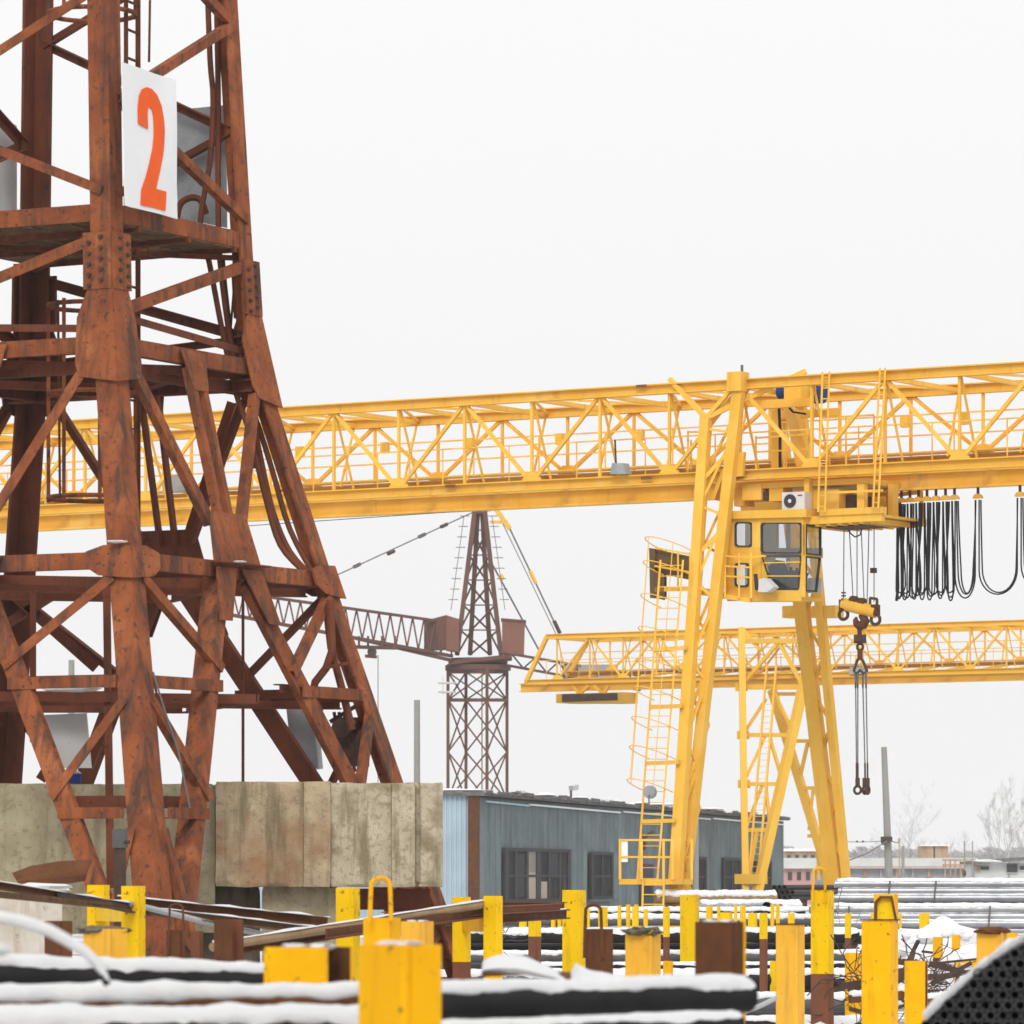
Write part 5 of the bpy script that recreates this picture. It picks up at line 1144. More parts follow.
# ================================================================== the yard in front: rack posts, pipes, bars, snow
def post_dims(W, r): 
    phi = math.atan(r * .28 / .2); return phi, 5000 * (.28 * math.cos(phi) + .2 * math.sin(phi)) / W
def rack_post(x0, xs, x1, yt, lab, top='post', split=None, lower='oxide', D=None, loop=None, kind='box', group='steel rack posts', cap=False, cat='rack post'):
    """square post seen on its corner: left face x0..xs, right face xs..x1"""
    W = x1 - x0; r = max(.06, (x1 - xs) / max(1e-3, xs - x0)); phi, Dn = post_dims(W, r); Dd = D or Dn
    k = W * Dd / 5000 / (.28 * math.cos(phi) + .2 * math.sin(phi)); a, b = .28 * k, .2 * k
    c = PZ(xs, Dd, 0); L = Vector((-math.cos(phi), math.sin(phi), 0)); Rr_ = Vector((math.sin(phi), math.cos(phi), 0))
    zt = P(xs, yt, Dd).z; m = MB(); t = .014 * k
    if kind == 'box':
        ch = .012 * k
        prof = [L * ch, Rr_ * ch, Rr_ * (b * .16), Rr_ * (b * .19) + L * .012, Rr_ * (b * .22), Rr_ * (b - ch), Rr_ * b + L * ch, L * (a - ch) + Rr_ * b, L * a + Rr_ * (b - ch), L * a + Rr_ * ch, L * (a - ch)]
    else:      # H section: flanges are the left face and its twin, the web is in between
        tf = .022 * k; mid = a / 2
        prof = [Vector(), Rr_ * tf, Rr_ * tf + L * (mid - .012), Rr_ * (b - tf) + L * (mid - .012), Rr_ * (b - tf), Rr_ * b, Rr_ * b + L * a, Rr_ * (b - tf) + L * a, Rr_ * (b - tf) + L * (mid + .012), Rr_ * tf + L * (mid + .012), Rr_ * tf + L * a, L * a]
    prof = prof[::-1]
    zs = P(xs, split, Dd).z if split else -1
    lv = [(-.05, 0), (zs, 0), (zt, 1)] if split else [(-.05, 1), (zt, 1)]
    n = len(prof)
    ids = [m.ring([c + p + Z * z for p in prof]) for z, _ in lv]
    for (ia, ib, (z, mi)) in zip(ids, ids[1:], lv[1:] if not split else lv[:-1]):
        m.cur = (0 if (split and z < zs) else 1) if split else 1
        for i in range(n):
            if kind == 'h': e = (prof[i] + prof[(i + 1) % n]) / 2; m.cur = 0 if tf * .9 < e.dot(Rr_) - 0 < b - tf * .9 or (abs(prof[i].dot(L) - prof[(i + 1) % n].dot(L)) > a * .3 and abs(e.dot(Rr_)) > tf * .5 and abs(e.dot(Rr_) - b) > tf * .5) else 1
            m.face([ia[i], ia[(i + 1) % n], ib[(i + 1) % n], ib[i]])
    m.cur = 1; m.face(ids[-1]); m.cur = 0 if split else 1; m.face(ids[0][::-1])
    o = solo('rack_post', m, [M[lower], M[top]], lab, cat, group, c)
    if Dd < 40 and lab[:3] in ('low', 'big', 'pal'):
        for q in range(4):
            m = MB(); m.blob(c + L * (a * (.15 + .23 * q)) + Rr_ * (b * (.3 + .35 * (q % 2))) + Z * (zt + .002), 1, (a * .16, b * .22, .012 * k), q + 3, 7, 12, .5, 2.4); part('snow_patch', m, M['snow'], o)
    if cap:
        m = MB(); cc = c + L * (a / 2) + Rr_ * (b / 2) + Z * (zt + .004); m.loft([[cc + L * (sa * a * .54) + Rr_ * (sb * b * .56) + Z * h_ for sa, sb in ((-1, -1), (1, -1), (1, 1), (-1, 1))] for h_ in (0, .012)]); part('cap_plate', m, M['rust_raw'], o)
    if loop:
        lx0, lx1, ly, mt, lb = loop; Dl = Dd - .02; r_ = .016 * k + .003
        pts = [P(lx0, lb, Dl), P(lx0 + .5, (ly + lb) / 2, Dl), P(lx0 + 1.2, ly + (lx1 - lx0) * .38, Dl)] + [P((lx0 + lx1) / 2 - math.cos(R(q)) * (lx1 - lx0) / 2 * .93, ly + (lx1 - lx0) * .38 * (1 - math.sin(R(q))), Dl) for q in range(25, 160, 22)] + [P(lx1 - 1, ly + (lx1 - lx0) * .38, Dl), P(lx1 - .4, (ly + lb) / 2, Dl), P(lx1, lb, Dl)]
        part('lifting_loop', MB().tube(pts, r_, 8), M[mt], o)
    return o, c, Dd
# nearest, out of focus
rack_post(355, 403, 443, 945, 'big blurred orange yellow box post nearest the camera, lower middle', 'post_or', D=19.2)
rack_post(262, 325, 352, 947.5, 'low wide orange beam end left of the biggest blurred post', 'post_or', D=23.5, kind='h', lower='rust_raw')
rack_post(362, 389, 401, 918, 'yellow post with a bent lifting loop behind the biggest blurred post', 'post_or', D=34, loop=(370, 391, 878, 'post_or', 921))
rack_post(400, 424, 434, 921.5, 'pale faded yellow post beside the looped one, behind the biggest post', 'post_pale', D=37)
rack_post(335, 353, 360, 888, 'clean bright yellow post in front of the right concrete ballast block', D=53)
rack_post(86, 104, 109, 885, 'rear yellow post of the left cradle that holds the steel bars', D=52)
rack_post(120, 138, 145, 886, 'front yellow post of the left cradle, in front of the rusty tower leg', D=49)
rack_post(452, 466, 471, 897, 'yellow post with a brown foot, left one of the pair by the blue gable', split=962, D=57.5)
rack_post(483, 497, 503, 896, 'yellow post whose corner shines, right one of the pair by the blue gable', D=56)
rack_post(562, 580, 586.5, 890, 'tall chipped yellow post standing before the wide shed window', D=70)
rack_post(680, 695, 700, 895, 'yellow post with a brown lower half between the crane leg and the big brown beam', split=962, D=82)
rack_post(776, 797, 806, 925, 'plain pale golden post with a clean square top, left of the looped one', 'post_pale', D=56, cap=True)
rack_post(811, 828, 835, 890, 'yellow over brown post with a steel loop, tallest of the right hand posts', split=974, D=64, loop=(812.5, 825.5, 868, 'post_or', 902), cap=True)
rack_post(862, 890, 900, 921, 'large worn golden post at lower right with dark scrapes down its face', 'post_or', D=45, cap=True)
rack_post(874, 894, 899.5, 894, 'yellow post with a cut cornered plate on top, just behind the large worn post', 'post_or', D=62)
m = MB(); m.plate([P(877, 921, 60.4), P(877.5, 903, 60.4), P(882, 898.5, 60.4), P(891, 898.5, 60.4), P(895, 921, 60.4)], Vector((.004, .03, 0))); ep_ = solo('end_plate', m, M['post'], 'yellow plate with cut corners and a rusty rim standing behind the large worn post', 'steel plate')
m = MB(); o_ = [(874, 921), (874.5, 902), (880, 896), (892.5, 896), (897.5, 921), (895, 921), (891, 898.5), (882, 898.5), (877.5, 903), (877, 921)]; m.plate([P(x, y, 60.34) for x, y in o_], Vector((.004, .1, 0))); part('rim', m, M['rust_raw'], ep_)
o_a, _, _ = rack_post(625, 651, 662, 929.5, 'short pale golden post with a rough broken concrete top, right of the brown looped post', 'post_pale', D=42)
m = MB(); m.blob(P(643, 931.5, 42.1), 1, (.16, .13, .04), 4, 10, 22, .6, 4); part('broken_top', m, M['concrete_d'], o_a)
o_a, _, _ = rack_post(977, 1003, 1009, 929.5, 'pale orange post with a dark rotten top above the black tube bundle', 'post_pale', D=48)
m = MB(); m.blob(P(992, 931, 48.1), 1, (.17, .14, .035), 8, 8, 18, .4, 3); part('rotten_top', m, M['rust_raw'], o_a)
rack_post(1004, 1015, 1019, 933, 'narrow orange post tucked right behind the pale orange one', 'post_or', D=60)
rack_post(845, 860, 862, 953, 'deep yellow flat post left of the large worn golden post', 'post_or', D=66)
rack_post(905, 925, 929, 961, 'low deep yellow beam end with dark edges, right of the large worn post', 'post_or', D=50, kind='h')
rack_post(933, 941, 943.5, 937, 'small worn orange post with a rusted lower half below the snow heap', 'post_or', split=958, lower='rust_raw', D=85)
rack_post(952, 959, 961, 935, 'small worn orange post with a side bracket, right of the rusted half one', 'post_or', D=85)
m = MB(); 
for a, b in (((955, 962), (976, 962)), ((974.5, 961), (974.5, 975)), ((956.5, 961), (956.5, 985))): m.bar(P(*a, 83.5), P(*b, 83.5), .065, .05)
solo('angle_bracket', m, M['post_or'], 'orange angle bracket shaped like a gate beside the small worn post', 'bracket')
rack_post(663, 671, 673.5, 961, 'low yellow post in shade, right of the short pale golden post', 'post_or', D=70)
rack_post(770, 775, 778, 961, 'low yellow post half hidden by the plain pale golden post', D=75)
# brown posts
rack_post(585, 603, 614, 929, 'dark brown post with a bent steel loop, right of the tall chipped yellow post', 'rust_raw', D=44, loop=(584.5, 602, 905, 'rust_raw', 958), group='brown steel posts')
rack_post(695, 731, 745, 922, 'big dark brown beam end with one orange edge, centre right foreground', 'rust_raw', D=28, kind='box', group='brown steel posts')
m = MB(); m.bar(PZ(744, 28.2, 0), P(744, 922.5, 28.2), .02, .03); solo('edge_strip', m, M['post_or'], 'orange painted strip on the right edge of the big dark brown beam', 'steel strip')
rack_post(166, 180, 182.5, 930, 'left of two thin brown posts under the bars, crossed by a rusty loop', 'rust_raw', D=48, group='brown steel posts', loop=(168.5, 184, 904, 'rust_raw', 960))
rack_post(190, 199, 203, 931, 'narrow tan brown post just right of the rusty loop, under the bars', 'oxide', D=48.2, group='brown steel posts')
rack_post(213, 231, 243, 919.5, 'grooved brown beam end standing left of the low wide orange beam', 'rust_raw', D=46, kind='h', group='brown steel posts')
rack_post(42, 58, 72, 921, 'dark brown post in front of the whitewashed block at far left', 'rust_raw', D=40, group='brown steel posts')
o_a, _, _ = rack_post(80, 108, 127, 929, 'worn cream post with a crumbling rim in front of the left cradle', 'post_pale', D=36, group='steel rack posts')
m = MB(); m.blob(P(104, 930.5, 36.2), 1, (.18, .15, .035), 11, 8, 18, .5, 3); part('broken_top', m, M['concrete_d'], o_a)
rack_post(759.5, 765, 768, 913, 'slim yellow post over a long brown stem, left of the pale golden post', split=939, D=72)
rack_post(528, 535, 541.5, 914, 'slim yellow post with a brown stem between the gable pair and the chipped post', split=936.5, D=76)
rack_post(663, 668, 670, 907, 'slim yellow post with a short brown foot, touching the near crane leg', split=937, D=80)
rack_post(845, 849.5, 851.5, 913, 'slim yellow post with a brown foot, left of the large worn post top', split=938, D=86)
for i, (x0, xs, x1, y, D_, lb) in enumerate([
    (519, 525, 527, 914, 100, 'far yellow post tip directly left of the slim brown stemmed one'),
    (551, 554, 555.5, 908, 101.5, 'left of two tiny yellow tips just left of the tall chipped post'),
    (557.5, 560, 561.5, 908, 101.5, 'right of two tiny yellow tips just left of the tall chipped post'),
    (587, 589, 590, 909, 100, 'thin yellow post showing inside the brown loop'),
    (598, 604, 608, 907, 100, 'yellow post standing right behind the brown looped post'),
    (632, 637, 639, 907, 100, 'yellow post left of the lower crane ladder, behind the pale golden post'),
    (643.5, 646.5, 648, 909, 101.5, 'yellow post right beside the lower crane ladder'),
    (617.5, 620, 621.5, 905.5, 101.5, 'tiny yellow tip, left of the three above the black tube ends'),
    (626, 629, 630.5, 904.5, 101.5, 'tiny yellow tip, middle of the three above the black tube ends'),
    (634, 637, 638.5, 904.5, 101.5, 'tiny yellow tip, right of the three above the black tube ends'),
    (706, 711, 713, 906, 101.5, 'tiny yellow tip left of the twin far posts behind the brown beam'),
    (717, 719.5, 720.5, 906, 101.5, 'tiny yellow tip right beside its twin, behind the brown beam'),
    (734, 736.5, 737.5, 905, 101.5, 'left one of the twin far yellow posts behind the brown beam'),
    (740, 744, 746, 905.5, 101.5, 'right one of the twin far yellow posts behind the brown beam'),
    (770.5, 773, 774.5, 904.5, 101.5, 'left one of the twin far posts right of the round pipe mouth'),
    (776, 778.5, 780, 904.5, 101.5, 'right one of the twin far posts right of the round pipe mouth'),
    (719, 729, 733, 912.5, 100, 'wide far yellow post above the right end of the brown beam'),
    (748, 755, 757.5, 913, 100, 'wide far yellow post left of the slim brown stemmed post at centre right'),
    (788, 793, 795, 913, 100, 'far yellow post just above the plain pale golden post'),
    (871, 875, 877, 913, 100, 'yellow tip peeking left of the cut cornered plate'),
    (899, 900.8, 901.8, 913, 100, 'yellow sliver peeking right of the cut cornered plate'),
    (919.5, 926, 930, 913, 95, 'yellow post between the silver pipes and the snow heap')]):
    rack_post(x0, xs, x1, y, lb, D=D_, group='far yellow rack posts')
# cross bars of the cradles
def xbar(a, b, D0, D1, w_, mt, name, lab, cat):
    m = MB(); m.bar(P(*a, D0), P(*b, D1), .12, w_); solo(name, m, M[mt], lab, cat)
xbar((100, 914.5), (128, 914.5), 52.12, 49.12, .14, 'post', 'cross_bar', 'yellow cross bar between the two posts of the left cradle', 'cross bar')
xbar((466, 924), (490, 924.5), 57.6, 56.1, .17, 'post_or', 'cross_bar', 'yellow cross bar joining the post pair by the blue gable', 'cross bar')
# long bars lying in the cradles: one thing per bar
def lbar(pts, D0, D1, w_, mt, lab, snow=True, sect='ang', name='steel_bar', grp='long steel bars'):
    a, b = P(*pts[0], D0), P(*pts[1], D1); m = MB()
    if sect == 'ang': m.ang(a, b, w_, w_ * .18)
    elif sect == 'tube': m.tube([a, lerp(a, b, .5) - Z * .01, b], w_ / 2, 10)
    else: m.ibeam(a, b, w_, w_ * 1.1, w_ * .15)
    o = solo(name, m, M[mt], lab, 'steel bar', grp)
    if snow:
        s_ = MB(); n = 26; d, x, y = s_.axes(a, b, Z); rg_ = []
        for i in range(n + 1):
            t = i / n; q = lerp(a, b, t) + Z * (w_ * .5); k = max(.05, .55 + 1.1 * n1(t * 9 + w_ * 70, D0))
            hw = w_ * .42 * min(1, k + .3) * (0.2 if i in (0, n) else 1); hh = w_ * .22 * k
            rg_.append([q - x * hw, q - x * hw * .6 + Z * hh, q + x * hw * .6 + Z * hh, q + x * hw, q - Z * .004])
        s_.loft(rg_); part('snow_cover', s_, M['snow'], o)
lbar([(-20, 882.5), (147, 909.5)], 45, 49.6, .07, 'rust_raw', 'upper bar sloping down from the left edge to the left cradle')
lbar([(-20, 892.5), (140, 908.5)], 44, 49.5, .06, 'wood', 'lower bar sloping from the left edge to the left cradle', False)
lbar([(60, 894), (148, 912.5)], 47, 49.5, .075, 'steel_dark', 'short dark bar lying between the two long bars at the left cradle', False)
lbar([(118, 901), (330, 922)], 50, 53, .10, 'rust_raw', 'flat rusty bar running right from the left cradle behind the brown posts')
lbar([(140, 910), (318, 931)], 49.5, 52.5, .08, 'wood', 'brown bar just under the flat rusty bar, behind the brown posts')
lbar([(130, 903.5), (270, 936)], 49, 52, .06, 'galv', 'pale shining bar crossing down behind the grooved brown beam', False, 'tube')
lbar([(213, 947), (492, 903)], 48, 56.5, .09, 'tan_pipe', 'snow topped pipe rising to the right from the brown beam to the gable posts', True, 'tube')
lbar([(216, 953), (492, 909)], 48.2, 56.6, .09, 'rust_raw', 'rusty angle directly under the rising snow topped pipe', False)
lbar([(330, 934), (492, 912)], 50, 56.7, .10, 'rust_raw', 'lower rusty angle under the rising bars, ending at the gable posts', False)
lbar([(385, 916), (560, 907)], 58.5, 66, .09, 'oxide', 'rust brown beam passing behind the gable posts towards the shed', False, 'i')
lbar([(440, 921), (566, 914)], 60, 68.5, .12, 'rust_raw', 'thick rusty beam end right of the gable posts, lower of the two', True, 'i')
lbar([(500, 905.5), (564, 906)], 67, 69, .10, 'oxide', 'short rusty beam left of the chipped post, upper of the two', False, 'i')
lbar([(744, 1012), (776, 998)], 48, 51, .05, 'galv', 'short pale rod leaning against the plain golden post', False, 'tube')

# pipes with snow lying on top
def snowtop(par, a, b, r, th, seed, half=70, name='snow_cover', n=60):
    s_ = MB(); d, x, y = s_.axes(a, b, Z); rings = []; L_ = (b - a).length; n = max(n, min(260, int(L_ * 26)))
    for i in range(n + 1):
        t = i / n; c = lerp(a, b, t); hf = half * max(.12, 1 + .42 * n1(t * L_ * 2.2 + seed, 1.3) + .3 * n1(t * L_ * 7, seed) + .14 * n1(t * L_ * 23, seed, 4)); k = th * max(.12, 1 + .6 * n1(t * L_ * 1.6, seed) + .35 * n1(t * L_ * 6, seed, 2) + .2 * n1(t * L_ * 20, seed, 7))
        if i in (0, n): k *= .25; hf *= .8
        ring = []
        for j in range(9):
            g_ = R(-hf + 2 * hf * j / 8); e = r + k * (1 + .25 * n1(t * L_ * 9, j * .8, seed)) * max(.05, math.cos(R(-90 + 180 * j / 8)) ** .7 if 0 < j < 8 else .05)
            ring.append(c + x * (math.sin(g_) * e) + y * (math.cos(g_) * e))
        for j in range(8, -1, -1):
            g_ = R(-hf + 2 * hf * j / 8); ring.append(c + x * (math.sin(g_) * r * .985) + y * (math.cos(g_) * r * .985))
        rings.append(ring)
    s_.loft(rings); return part(name, s_, M['snow'], par, sharp=70)
def pipe(a, b, r, mt, lab, grp=None, th=0, seed=1, hollow=False, half=70, n=20, bend=0):
    m = MB(); pts = [lerp(a, b, i / 12) + Z * bend * math.sin(math.pi * i / 12) for i in range(13)]
    if hollow:
        d = (b - a).normalized(); m.tube(pts, r, n, False); m.tube(pts[::-1], r * .86, n, False)
        k = len(m.v) // 2
        for e in (0, 1):
            o0 = 0 if e == 0 else k - n; i0 = (2 * k - n) if e == 0 else k
            # join rims by nearest vertices
            for j in range(n):
                p = m.v[o0 + j]; q = m.v[o0 + (j + 1) % n]
                jj = min(range(n), key=lambda w_: (m.v[i0 + w_] - p).length); kk = min(range(n), key=lambda w_: (m.v[i0 + w_] - q).length)
                m.face([o0 + j, i0 + jj, i0 + kk, o0 + (j + 1) % n] if e == 0 else [o0 + (j + 1) % n, i0 + kk, i0 + jj, o0 + j])
    else: m.tube(pts, r, n)
    o = solo('pipe', m, M[mt], lab, 'pipe', grp)
    if th: snowtop(o, a, b, r, th * .72, seed, half * .92)
    return o
pipe(P(-80, 973, 24.6), P(345, 987, 26.5), .088, 'black', 'blurred black pipe under thick snow across the lower left corner', 'snowy foreground pipes', .036, 1, half=62)
pipe(P(-80, 1003, 20.6), P(400, 999, 21.4), .042, 'rust_raw', 'thin brown pipe under a thick snow ridge at the very bottom left', 'snowy foreground pipes', .05, 2, half=98)
pipe(P(-80, 1034, 20.0), P(400, 1031, 20.6), .085, 'black', 'pipe buried in snow along the bottom edge, lowest at left', 'snowy foreground pipes', .042, 3, half=80)
pipe(P(395, 1005, 20.6), P(747, 996, 21.8), .073, 'black', 'blurred black pipe under snow ending in the middle, right of the biggest post', 'snowy foreground pipes', .034, 4, half=66)
pipe(P(395, 1042, 20.1), P(737, 1027, 21), .064, 'black', 'lower black pipe with a snow rim, just under the one right of the biggest post', 'snowy foreground pipes', .018, 5, half=55)
pipe(P(640, 1030, 21), P(738, 1026, 21.4), .02, 'rust_raw', 'thin rusty rod lying between the two black foreground pipes', None, 0)
pipe(P(-40, 1070, 19.6), P(400, 1066, 20.2), .07, 'black', 'black pipe just below the bottom edge at left', None, 0)
# steel trestles that carry the near pipes
for i, (px, Y, yt, lb) in enumerate(((60, 20.0, 1045, 'left'), (300, 20.4, 1045, 'middle'), (560, 20.6, 1048, 'right'))):
    t = thing('trestle', 'low rusty trestle under the near snowy pipes, the %s one' % lb, 'trestle', PZ(px, Y, 0)); zt = P(px, yt + 40, Y).z
    part('beam', MB().bar(PZ(px, Y, zt) - Vector((0, .8, 0)), PZ(px, Y, zt) + Vector((0, 5.5, 0)), .1, .12), M['rust_raw'], t)
    for d_ in (-.7, 5.4): part('leg', MB().bar(PZ(px, Y, 0) + Vector((0, d_, 0)), PZ(px, Y, zt) + Vector((0, d_, 0)), .09), M['rust_raw'], t)
# snow covered hose arching at the left
pts = [P(*q, 19) for q in ((-40, 912), (-8, 917.5), (22, 923.5), (48, 932), (68, 943), (84, 953), (98, 966), (108, 985))]
hs2 = solo('hose', MB().tube(pts, .015, 8), M['black'], 'snow covered hose arching down at the lower left corner', 'hose')
m = MB(); m.tube([p + Z * .008 for p in pts], [.015, .023, .026, .025, .024, .022, .02, .012], 10); part('snow_cover', m, M['snow'], hs2)
m = MB(); m.blob(P(-6, 950, 15.2), 1, (.05, .09, .022), 3); solo('snow_lump', m, M['snow'], 'small snow lump at the left edge under the arching hose', 'snow')
# snowy rusty sheet in the middle
rc = [P(481, 974, 24), P(530, 972, 24.2), P(572, 983, 24.3), P(640, 984, 24.5), P(640, 978, 26), P(500, 966, 26)]
m = MB(); m.plate(rc, Z * -.014); sh = solo('buckled_sheet', m, M['rust_raw'], 'buckled rusty sheet under a smooth drift of snow, centre foreground', 'metal sheet')
m = MB(); rg = []
for i in range(25):
    t = i / 24; px = lerp(482, 646, t); yb = 973 + 11 * max(0, min(1, (t - .2) / .4)); h_ = (.062 * math.sin(math.pi * min(1, t * 1.6 + .12) ** .8) if t < .55 else .062 * (1 - (t - .55) / .45) ** 1.3 + .004) * (1 + .25 * n1(t * 8, 3))
    c0 = P(px, yb, 24.2); rg.append([c0 + Vector((0, -.10, 0)), c0 + Vector((0, -.12, h_ * .45)), c0 + Vector((0, .1, h_)), c0 + Vector((0, .9, h_ * 1.3)), c0 + Vector((0, 1.4, h_ * .6)), c0 + Vector((0, 1.5, 0))])
m.loft(rg); part('snow_drift', m, M['snow'], sh, sharp=80)
for x in (510, 610): solo('prop', MB().bar(PZ(x, 25, 0), P(x, 979, 25), .06), M['rust_raw'], ('left' if x < 560 else 'right') + ' hidden prop under the buckled snowy sheet', 'prop')

# dark pipe rows with snow in the middle distance, stepping down to the ground
pr = random.Random(9)
rows = [(430, 858, 936, 90, .125, 'black', .06), (430, 862, 956.5, 82, .085, 'grey_pipe', .05), (500, 858, 966, 79, .06, 'black', .03), (430, 864, 980, 74, .13, 'black', .07), (440, 868, 1003, 68, .11, 'grey_pipe', .06), (440, 868, 1026, 64, .11, 'black', .05)]
nm = ['topmost row, large black pipe under a snow ridge', 'second row, thinner grey pipe', 'third row, thin black pipe', 'fourth row, large black pipe', 'fifth row, grey pipe', 'lowest row, black pipe']
for i, (x0, x1, yc, D_, r_, mt, th) in enumerate(rows):
    a, b = P(x0, yc + 1, D_), P(x1, yc, D_ + 1.5)
    pipe(a, b, r_, mt, 'long pipe behind the central posts: ' + nm[i], 'snowy pipes behind the posts', th, i + 20, half=68)
    z = a.z - 2 * r_; k = 0
    while z > r_ * .6 and k < 9:
        k += 1; pipe(Vector((a.x, a.y + .25 + .1 * (k % 2), z)), Vector((b.x, b.y + .25 + .1 * (k % 2), z)), r_, mt, 'hidden supporting pipe of the stack behind the central posts', 'supporting pipes of the stack', 0, 1, n=10); z -= 2 * r_
for i, (x0, x1, yc, D_, r_, mt, th, lb) in enumerate([
    (855, 990, 938, 96, .12, 'black', .05, 'black snowy pipe lying behind the large worn golden post'), (858, 948, 952, 90, .09, 'grey_pipe', .06, 'grey snowy pipe under the black one behind the large worn post'),
    (470, 860, 921, 104, .10, 'grey_pipe', .09, 'far snow covered pipe crossing behind all the central posts, upper one'), (560, 850, 913, 112, .09, 'black', .08, 'far black snowy pipe crossing behind the crane ladder foot'),
    (655, 776, 898.5, 128, .15, 'tan_pipe', .10, 'thick tan pipe under snow in front of the shed windows'), (700, 800, 905.5, 122, .11, 'galv', .06, 'pale pipe lying right under the thick tan one'),
    (780, 806, 890, 134, .07, 'grey_pipe', .03, 'grey pipe right of the black pipe mouths, top one'), (784, 806, 894.5, 133, .07, 'grey_pipe', .02, 'grey pipe right of the black pipe mouths, middle one'), (786, 806, 898.5, 132, .07, 'grey_pipe', .02, 'grey pipe right of the black pipe mouths, lowest one'),
    (780, 800, 908, 116, .10, 'tan_pipe', .05, 'short tan pipe right of the single round pipe mouth')]):
    pipe(P(x0, yc, D_), P(x1, yc, D_ + .8), r_, mt, lb, 'far snowy pipes', th, i + 50, half=72)
    zc = P(x0, yc, D_).z - r_
    if i > 3:
        for f in (.12, .88): 
            c = lerp(P(x0, yc, D_), P(x1, yc, D_ + .8), f); m = MB(); m.box((c.x, c.y, zc / 2), .18, .3, max(.1, zc)); solo('timber_block', m, M['wood'], 'weathered timber block holding up the far snowy pipes', 'timber block', 'timber blocks under the far pipes')
# end-on tube bundles further back
def bundle(name, lab, px, py, D_, cols, rws, pitch, L_, yaw, mt, cat='pipe bundle', skip=0, wall=.8, snow=None, n=12, edge=None, dz=0):
    c = P(px, py, D_); X = Vector((math.cos(yaw), math.sin(yaw), 0)); Yd = Vector((-math.sin(yaw), math.cos(yaw), dz)); t = thing(name, lab, cat, c); k = 0; base = None
    for j in range(rws):
        for i in range(cols):
            if edge and not edge(i, j): continue
            p = c + X * (pitch * (i + .5 * (j % 2))) + Z * (pitch * .866 * j) + Yd * (.012 * math.sin(i * 5.1 + j * 3.3)); k += 1
            if k > 100: continue
            m = MB(); r = pitch * .475; ro = [[q + X * (math.cos(R(g_)) * rr_) + Z * (math.sin(R(g_)) * rr_) for g_ in range(0, 360, 360 // n)] for q, rr_ in ((p + Yd * L_, r * wall), (p + Yd * .03, r * wall), (p, r * wall), (p, r), (p + Yd * L_, r))]
            m.loft(ro, True, False); m.face([len(m.v) - n * 3 + q for q in range(0)]) if 0 else None
            part('tube', m, M[mt], t)
    return t, c, X, Yd
bundle('tube_bundle', 'small far bundle of black tube ends left of the crane ladder foot', 609, 920.5, 128, 8, 3, .105, 5, .1, 'tube_b', n=10)
bundle('tube_bundle', 'small far bundle of black tube ends above the big brown beam', 704, 920.5, 126, 6, 4, .09, 5, .1, 'tube_b', n=10)
bundle('tube_bundle', 'tiny dark bundle of tube ends left of the tan pipe, above the brown beam', 700, 911, 130, 3, 3, .07, 4, .1, 'tube_b', n=10)
bundle('tube_bundle', 'stack of six large black pipe mouths at the end of the thick tan pipe', 774, 897.5, 130, 4, 3, .15, 6, -.5, 'tube_b', n=12, edge=lambda i, j: i < 4 - j * .5)
m_ = pipe(P(766.5, 906, 117), P(768, 906, 123), .10, 'tube_b', 'single black round pipe mouth among the twin far posts', None, 0, hollow=True)
# silver pipes strapped in bundles
def straps(t, px_list, D_, y0, y1):
    for x in px_list: part('tie_wire', MB().tube([P(x, y0, D_ - .05), P(x - 1.5, (y0 + y1) / 2, D_ - .1), P(x - 1.5, y1, D_ - .05)], .02, 5), M['wire'], t)
def silver(lab, x0, x1, ytop, D_, nrow, ncol, r, seed, st):
    t = thing('pipe_bundle', lab, 'pipe bundle', PZ(x0, D_, 0)); q = random.Random(seed); zt = P(x0, ytop, D_).z
    for j in range(nrow):
        for i in range(ncol - (1 if j == 0 else 0)):
            y = D_ + (i + .5 * (j % 2) + (.5 if j == 0 else 0)) * 2 * r * 1.01; z = zt - r - j * 2 * r * .88
            if z < r: continue
            if 0 < j and 0 < i < ncol - 1 and j < nrow - 1 and i > 1: continue
            xo = q.uniform(-.12, .12); a = Vector(((x0 - 512) / F * D_ + xo, y, z)); b = Vector(((x1 - 512) / F * D_ + 3, y, z))
            m = MB(); m.tube([a, b], r, 14); p_ = part('pipe', m, M['galv'], t)
            if j == 0 or i == 0:
                snowtop(p_, a + Vector((.05, 0, 0)), b, r, r * (.42 if j == 0 else .16), seed + i + 3 * j, 66 if j == 0 else 40, n=40)
    straps(t, st, D_, ytop + 1, ytop + nrow * 2 * r * .88 * F / D_)
    return t
silver('upper strapped bundle of silver pipes under snow, right side', 839, 1060, 880, 106, 4, 6, .085, 1, (890, 936))
silver('lower strapped bundle of silver pipes under snow, beneath the upper one', 832, 1062, 905, 103.5, 6, 5, .085, 2, (990, 849))
silver('lowest silver pipes with a snow ledge, left of the looped post', 812, 846, 903, 109, 5, 4, .09, 3, ())
